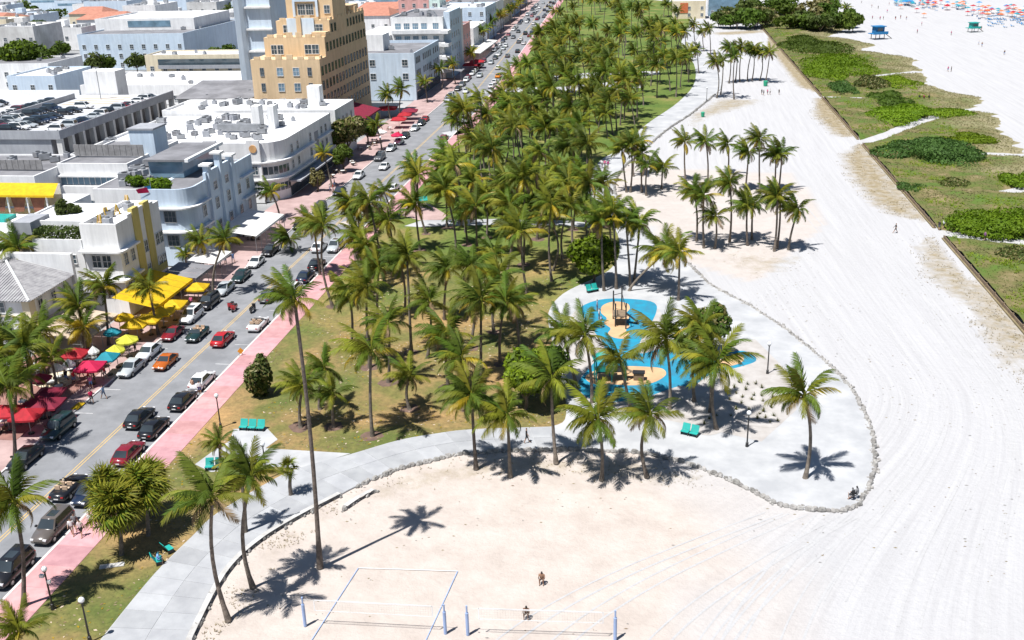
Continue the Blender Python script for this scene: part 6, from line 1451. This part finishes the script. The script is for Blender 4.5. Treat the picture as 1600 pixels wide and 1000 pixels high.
awning('black_white_canopy', 'black and white canopy before the far palms', -73, -66.5, 345, 352, 4.2, 3.2, 'roof_grey', 3)
awning('far_white_awning', 'long white awning on the far street front', -78, -68.5, 395, 440, 4.0, 3.2, 'fabric_white', 6)
tbl = MB().tube([(0, 0, 0.7), (0, 0, 0.75)], 0.5, 'fabric_white', 12).tube([(0, 0, 0), (0, 0, 0.7)], 0.05, 'metal_dark', 6).tube([(0, 0, 0), (0, 0, 0.03)], 0.25, 'metal_dark', 8).mesh('cafe_table')
chm = MB().box(-0.2, 0.2, -0.2, 0.2, 0.42, 0.47, 'timber_brown').box(-0.2, -0.16, -0.2, 0.2, 0.47, 0.9, 'timber_brown')
for sx in (-0.17, 0.17):
    for sy in (-0.17, 0.17): chm.tube([(sx, sy, 0), (sx, sy, 0.42)], 0.02, 'metal_dark', 4)
chm = chm.mesh('cafe_chair'); rq = random.Random(8)
for i in range(60):
    y = rq.choice((rq.uniform(89, 111), rq.uniform(89, 111), rq.uniform(119, 146), rq.uniform(150, 166), rq.uniform(205, 262))); x = rq.uniform(-71.3, -66.9)
    z = 0.165 if 88 < y < 112 and x > -78 else 0.125
    tag(link('cafe_table', tbl, None, (x, y, z)), 'white round table under the cafe umbrellas', 'table', 'cafe tables on the hotel pavement')
    for k in range(2):
        a = rq.random()*6.28; tag(link('cafe_chair', chm, None, (x+0.75*math.cos(a), y+0.75*math.sin(a), z), a), 'brown chair at a cafe table on the hotel pavement', 'chair', 'cafe chairs on the hotel pavement')
st = thing('entrance_steps', 'curved cream steps leading to the cafe terrace', 'steps', gl(85, 598, 0.12), -0.35)
for i in range(5): MB().box(-2.2+0.2*i, 2.2-0.2*i, -1.6+i*0.45, 2.0, 0.0 if i == 0 else 0.05+0.16*i-0.14, 0.05+0.16*i, 'stucco_cream').ob('step', st)

# ================================================================== STREET AND PARK FURNITURE
def lamp(px, py, label, h=4.0, cam_box=False):
    root = thing('street_lamp', label, 'lamp post', gl(px, py, 0.1), 0, 'black park lamps')
    MB().tube([(0, 0, 0), (0, 0, 0.5), (0, 0, 0.55), (0, 0, h-0.55)], [0.17, 0.14, 0.08, 0.06], 'metal_dark', 8).ob('post', root)
    MB().tube([(0, 0, h-0.55), (0, 0, h-0.42)], [0.06, 0.16], 'metal_dark', 8).ob('collar', root); MB().ball((0, 0, h-0.2), 0.24, 'globe', 10, 6).ob('globe', root)
    if cam_box: MB().box(-0.5, -0.15, -0.12, 0.12, h-1.0, h-0.75, 'frame_white').box(0.05, 0.3, -0.1, 0.1, h-1.5, h-1.25, 'frame_white').ob('camera_box', root)
lamp(83, 952, 'black lamp post with white camera boxes at the lower left grass', cam_box=True); lamp(141, 1003, 'black lamp post with a round globe at the bottom left')
lamp(345, 668, 'black lamp post on the grass beside the pink pavement above the seats'); lamp(1199, 584, 'black lamp post at the right of the playground'); lamp(1167, 698, 'black lamp post at the front of the planting bed')
lamp(417, 748, 'lamp post with cross arms beside the seating plaza'); lamp(948, 300, 'thin lamp post on the promenade bend'); lamp(1104, 158, 'thin far lamp post at the promenade')
lamp(596, 240, 'lamp post on the far hotel pavement')
def seats(px, py, n, label, rz=0.0, z=0.13):
    root = thing('park_bench', label, 'bench', gl(px, py, z), rz, 'teal park seats'); wd = 0.95
    for i in range(n):
        x = (i-(n-1)/2)*wd
        MB().add([(x-.42, -.3, .42), (x+.42, -.3, .42), (x+.42, .22, .40), (x-.42, .22, .40), (x-.42, -.3, .36), (x+.42, -.3, .36), (x+.42, .22, .34), (x-.42, .22, .34)], [(0, 1, 2, 3), (0, 4, 5, 1), (4, 7, 6, 5), (1, 5, 6, 2), (3, 7, 4, 0)], 'teal_paint').ob('seat', root)
        MB().add([(x-.42, .2, .42), (x+.42, .2, .42), (x+.40, .52, 1.05), (x-.40, .52, 1.05), (x-.42, .26, .42), (x+.42, .26, .42), (x+.40, .58, 1.05), (x-.40, .58, 1.05)], [(0, 1, 2, 3), (4, 7, 6, 5), (3, 2, 6, 7), (0, 3, 7, 4), (1, 5, 6, 2)], 'teal_paint').ob('backrest', root)
        for sx in (-.36, .36): MB().box(x+sx-.03, x+sx+.03, -.25, .25, 0, .36, 'metal_dark').ob('leg', root)
seats(394, 672, 3, 'row of three bright teal seats on the white seating plaza'); seats(343, 733, 3, 'teal seats under the small fan-headed palm', 0.2); seats(1077, 680, 2, 'teal bench at the promenade below the planting bed', -0.4)
seats(264, 862, 1, 'single teal chair in the shade of the fan palms', 2.5); seats(248, 880, 1, 'teal chair with a person in light blue', 2.2); seats(926, 456, 2, 'teal bench at the path above the playground', 0.6); seats(661, 316, 2, 'teal bench at the pink plaza', 0.3); seats(1120, 520, 1, 'teal seat under the rounded sea grape', 0.3)
def bin_(px, py, k, label, h=1.1, r=0.42):
    root = thing('litter_bin', label, 'bin', gl(px, py, 0.1), 0, 'park litter bins')
    MB().tube([(0, 0, 0), (0, 0, h)], [r*0.85, r], k, 10).ob('drum', root); MB().tube([(0, 0, h), (0, 0, h+0.14)], [r*1.06, r*0.7], k, 10).ob('lid', root)
bin_(519, 440, 'metal_dark', 'dark litter bin on the pink pavement by the tall palm'); bin_(905, 290, 'teal_paint', 'teal bin at the inside of the promenade bend', 1.3, 0.6); bin_(1098, 182, 'green_paint', 'green bin on the sand beside the far wall', 1.1, 0.5); bin_(1196, 134, 'green_paint', 'green bin at the foot of the far palms', 1.4, 0.7)
sg = thing('roadworks_sign', 'orange roadworks sign standing at the pink kerb', 'sign', gl(377, 557, 0.0), 0.5)
MB().add([(-.4, 0, .75), (0, 0, .3), (.4, 0, .75), (0, 0, 1.2), (-.4, .04, .75), (0, .04, .3), (.4, .04, .75), (0, .04, 1.2)], [(0, 1, 2, 3), (7, 6, 5, 4), (0, 4, 5, 1), (1, 5, 6, 2), (2, 6, 7, 3), (3, 7, 4, 0)], 'yellow_lamp').ob('board', sg); MB().tube([(-.3, .1, 0), (0, .06, .8)], .03, 'metal_dark', 4).tube([(.3, .1, 0), (0, .06, .8)], .03, 'metal_dark', 4).ob('stand', sg)
tag(MB().box(-1.0, 1.0, -0.3, 0.3, 0.0, 0.06, 'wall_cap').ob('concrete_slab_marker', loc=gl(175, 884, 0.1)), 'pale slab lying in the grass below the fan palms', 'slab').rotation_euler.z = 0.35
# play equipment
pf = thing('play_tower', 'dark climbing frame with tall masts on the upper peach island', 'play equipment', gl(968, 505, 0.14))
for x, y, h in ((-0.9, 1.5, 4.0), (0.2, 1.8, 4.6), (-0.5, -1.2, 3.2), (0.9, -2.0, 3.6)): MB().tube([(x, y, 0), (x, y, h)], 0.09, 'metal_dark', 6).ob('mast', pf)
MB().box(-0.9, 0.9, -1.2, 1.2, 1.3, 1.42, 'timber_brown').ob('platform', pf); MB().tube([(-0.9, 1.5, 3.4), (0.2, 1.8, 3.6), (0.9, -2.0, 2.6), (-0.5, -1.2, 2.5), (-0.9, 1.5, 3.4)], 0.05, 'metal_dark', 5).ob('rope_ring', pf)
MB().add([(0.9, -0.4, 1.4), (0.9, 0.4, 1.4), (2.5, 0.4, 0.15), (2.5, -0.4, 0.15)], [(0, 1, 2, 3)], 'metal_dark').ob('slide', pf)
pg = thing('play_house', 'dark play house with teal panels on the lower peach island', 'play equipment', gl(965, 592, 0.14), 0.2)
for x in (-2.6, -0.8, 0.8): 
    for y in (-0.8, 0.8): MB().tube([(x, y, 0), (x, y, 3.0)], 0.08, 'teal_paint', 6).ob('post', pg)
MB().box(-2.6, 0.8, -0.8, 0.8, 1.2, 1.32, 'metal_dark').ob('deck', pg); MB().add([(-2.9, -1, 2.7), (-0.7, -1, 2.7), (-0.7, 1, 2.7), (-2.9, 1, 2.7), (-1.8, 0, 3.7)], [(0, 1, 4), (1, 2, 4), (2, 3, 4), (3, 0, 4)], 'teal_paint').ob('roof', pg)
MB().box(-2.6, -0.8, -0.83, -0.79, 1.35, 2.1, 'teal_paint').ob('panel', pg); MB().add([(0.8, -0.4, 1.3), (0.8, 0.4, 1.3), (2.9, 0.4, 0.2), (2.9, -0.4, 0.2)], [(0, 1, 2, 3)], 'timber_brown').ob('slide', pg)
tag(MB().box(-0.6, 0.6, -0.35, 0.35, 0, 0.9, 'timber_brown').box(-0.7, 0.7, -0.45, 0.45, 0.9, 1.0, 'metal_dark').ob('play_counter', loc=gl(998, 593, 0.14)), 'small dark play counter on the lower peach island', 'play equipment')
# volleyball
CX = [tuple(G(477, 978)), tuple(G(696, 990)), tuple(G(731, 992)), tuple(G(961, 1000))]
pk = MB().tube([(0, 0, 0), (0, 0, 2.0)], 0.13, 'net_blue', 10).tube([(0, 0, 2.0), (0, 0, 2.65)], 0.07, 'net_blue', 8).mesh('net_post')
for i, c in enumerate(CX): tag(link('net_post', pk, None, c), ('leftmost', 'second', 'third', 'rightmost')[i]+' pale blue padded volleyball post on the sand', 'post', 'volleyball posts')
for i, (a, b) in enumerate(((CX[0], CX[1]), (CX[2], CX[3]))):
    a, b = Vector(a), Vector(b); d = (b-a); L_ = d.length; u = d.normalized(); nt_ = thing('volleyball_net', ('left', 'right')[i]+' volleyball net with white tape stretched between pale blue posts', 'net', a, math.atan2(d.y, d.x), 'volleyball nets')
    m = MB(); x0, x1 = 0.9, L_-0.9
    for k in range(int((x1-x0)/0.2)+1): x = x0+k*0.2; m.add([(x, 0, 1.5), (x+0.012, 0, 1.5), (x+0.012, 0, 2.4), (x, 0, 2.4)], [(0, 1, 2, 3)], 'net_cord')
    for k in range(5): z = 1.5+k*0.2; m.add([(x0, 0, z), (x1, 0, z), (x1, 0, z+0.012), (x0, 0, z+0.012)], [(0, 1, 2, 3)], 'net_cord')
    m.ob('mesh_cords', nt_); MB().box(x0, x1, -0.012, 0.012, 2.38, 2.47, 'net_white').ob('top_tape', nt_); MB().box(x0, x1, -0.01, 0.01, 1.46, 1.51, 'net_white').ob('bottom_tape', nt_)
    for x in (x0, x1): MB().box(x-0.04, x+0.04, -0.012, 0.012, 1.46, 2.47, 'net_white').ob('side_tape', nt_)
    MB().tube([(0, 0, 2.45), (x0, 0, 2.42)], 0.015, 'net_cord', 4).tube([(x1, 0, 2.42), (L_, 0, 2.45)], 0.015, 'net_cord', 4).ob('guy_rope', nt_)
ct = [tuple(G(*q)[:2]) for q in ((560, 888), (715, 893), (665, 1002), (486, 1002))]
cl_ = thing('court_lines', 'pale blue tape lines marking the left volleyball court', 'court lines', (*ct[0], 0))
for a, b in ((0, 1), (1, 2), (0, 3)):
    p, q = Vector(ct[a])-Vector(ct[0]), Vector(ct[b])-Vector(ct[0]); e = (q-p).normalized()
    if (a, b) != (0, 1): q = q+e*9
    MB().strip([tuple(p), tuple(q)], 0.07, 0.05, 'net_blue' if a+b > 1 else 'net_white').ob('tape', cl_)
# lifeguard stands, beach umbrellas
def guard(px, py, k, label, s=1.0):
    root = thing('lifeguard_stand', label, 'lifeguard stand', gl(px, py), 0.3); f = lambda b, n: b.ob(n, root)
    for x in (-1.8, 1.8):
        for y in (-1.8, 1.8): f(MB().tube([(x*s, y*s, 0), (x*s, y*s, 2*s)], 0.15*s, 'timber_brown', 5), 'stilt')
    f(MB().box(-3*s, 3*s, -2.6*s, 2.6*s, 2*s, 2.25*s, k), 'deck'); f(MB().box(-1.8*s, 1.8*s, -1.6*s, 1.6*s, 2.25*s, 4.8*s, k), 'cabin'); f(MB().box(-2.3*s, 2.3*s, -2.1*s, 2.1*s, 4.8*s, 5.1*s, k), 'roof'); f(MB().box(-1.1*s, 1.1*s, -1.65*s, -1.58*s, 3.2*s, 4.3*s, 'glass'), 'window')
    f(MB().box(-3*s, 3*s, -2.6*s, -2.5*s, 2.25*s, 3.1*s, k), 'railing'); f(MB().add([(2.8*s, -0.6*s, 2.2*s), (2.8*s, 0.6*s, 2.2*s), (6*s, 0.6*s, 0), (6*s, -0.6*s, 0)], [(0, 1, 2, 3)], 'timber_brown'), 'ramp')
guard(1371, 61, 'fabric_blue', 'blue lifeguard stand on stilts at the edge of the dunes', 1.05)
guard(1520, 50, 'teal_paint', 'white and teal lifeguard hut out on the open beach', 0.8)
um = {}
for k in ('fabric_orange', 'fabric_red', 'fabric_blue', 'fabric_white', 'fabric_teal'):
    b = MB(); n = 8; ring = [(1.5*math.cos(6.283*i/n), 1.5*math.sin(6.283*i/n), 1.9) for i in range(n)]
    b.add(ring+[(0, 0, 2.5)], [(i, (i+1) % n, n) for i in range(n)], k).tube([(0, 0, 0), (0, 0, 2.45)], 0.05, 'metal_grey', 5); um[k] = b.mesh('beach_umbrella')
lm = MB().box(-0.9, 0.5, -0.3, 0.3, 0.3, 0.4, 'fabric_blue').add([(0.5, -.3, .35), (0.5, .3, .35), (1.0, .3, .8), (1.0, -.3, .8)], [(0, 1, 2, 3)], 'fabric_blue').box(-0.8, -0.7, -.3, .3, 0, .3, 'frame_white').box(0.4, 0.5, -.3, .3, 0, .3, 'frame_white').mesh('sun_lounger')
NMU = {'fabric_orange': 'orange', 'fabric_red': 'red', 'fabric_blue': 'blue', 'fabric_white': 'white', 'fabric_teal': 'teal'}
rb_ = random.Random(31)
for i in range(105):
    t = rb_.random(); px = 1395+t*215; py = 2+(px-1395)*0.115*rb_.random()**0.7+rb_.random()*7
    if px > 1500: py += rb_.random()*8
    k = rb_.choice(('fabric_orange', 'fabric_red', 'fabric_orange', 'fabric_red', 'fabric_blue', 'fabric_white', 'fabric_teal')) if i % 6 else 'fabric_blue'
    o_ = tag(link('beach_umbrella', um[k], None, gl(px, py), rb_.random()), NMU[k]+' beach umbrella in the crowded strip near the sea', 'beach umbrella', NMU[k]+' umbrellas near the sea'); s = 0.9+0.3*rb_.random(); o_.scale = (s, s, s)
    if i % 2: p = G(px+rb_.uniform(-6, 6), py+rb_.uniform(0, 3)); tag(link('sun_lounger', lm, None, tuple(p), rb_.random()*6), 'blue sun lounger in the crowded strip near the sea', 'sun lounger', 'sun loungers near the sea')
for i in range(34):
    px = 1545+rb_.random()*55; py = 30+rb_.random()*14
    tag(link('sun_lounger', lm, None, gl(px, py), rb_.random()*0.4+2), 'blue sun lounger in the crowded strip near the sea', 'sun lounger', 'sun loungers near the sea')
for px, py, k, lb in ((1407, 14, 'fabric_orange', 'orange umbrella nearest the dunes'), (1432, 20, 'fabric_red', 'red round umbrella left of the crowd'), (1443, 28, 'fabric_orange', 'orange umbrella standing in front of the crowd'), (1458, 9, 'fabric_red', 'red umbrella at the left end of the crowd')):
    tag(link('beach_umbrella', um[k], None, gl(px, py)), lb, 'beach umbrella')
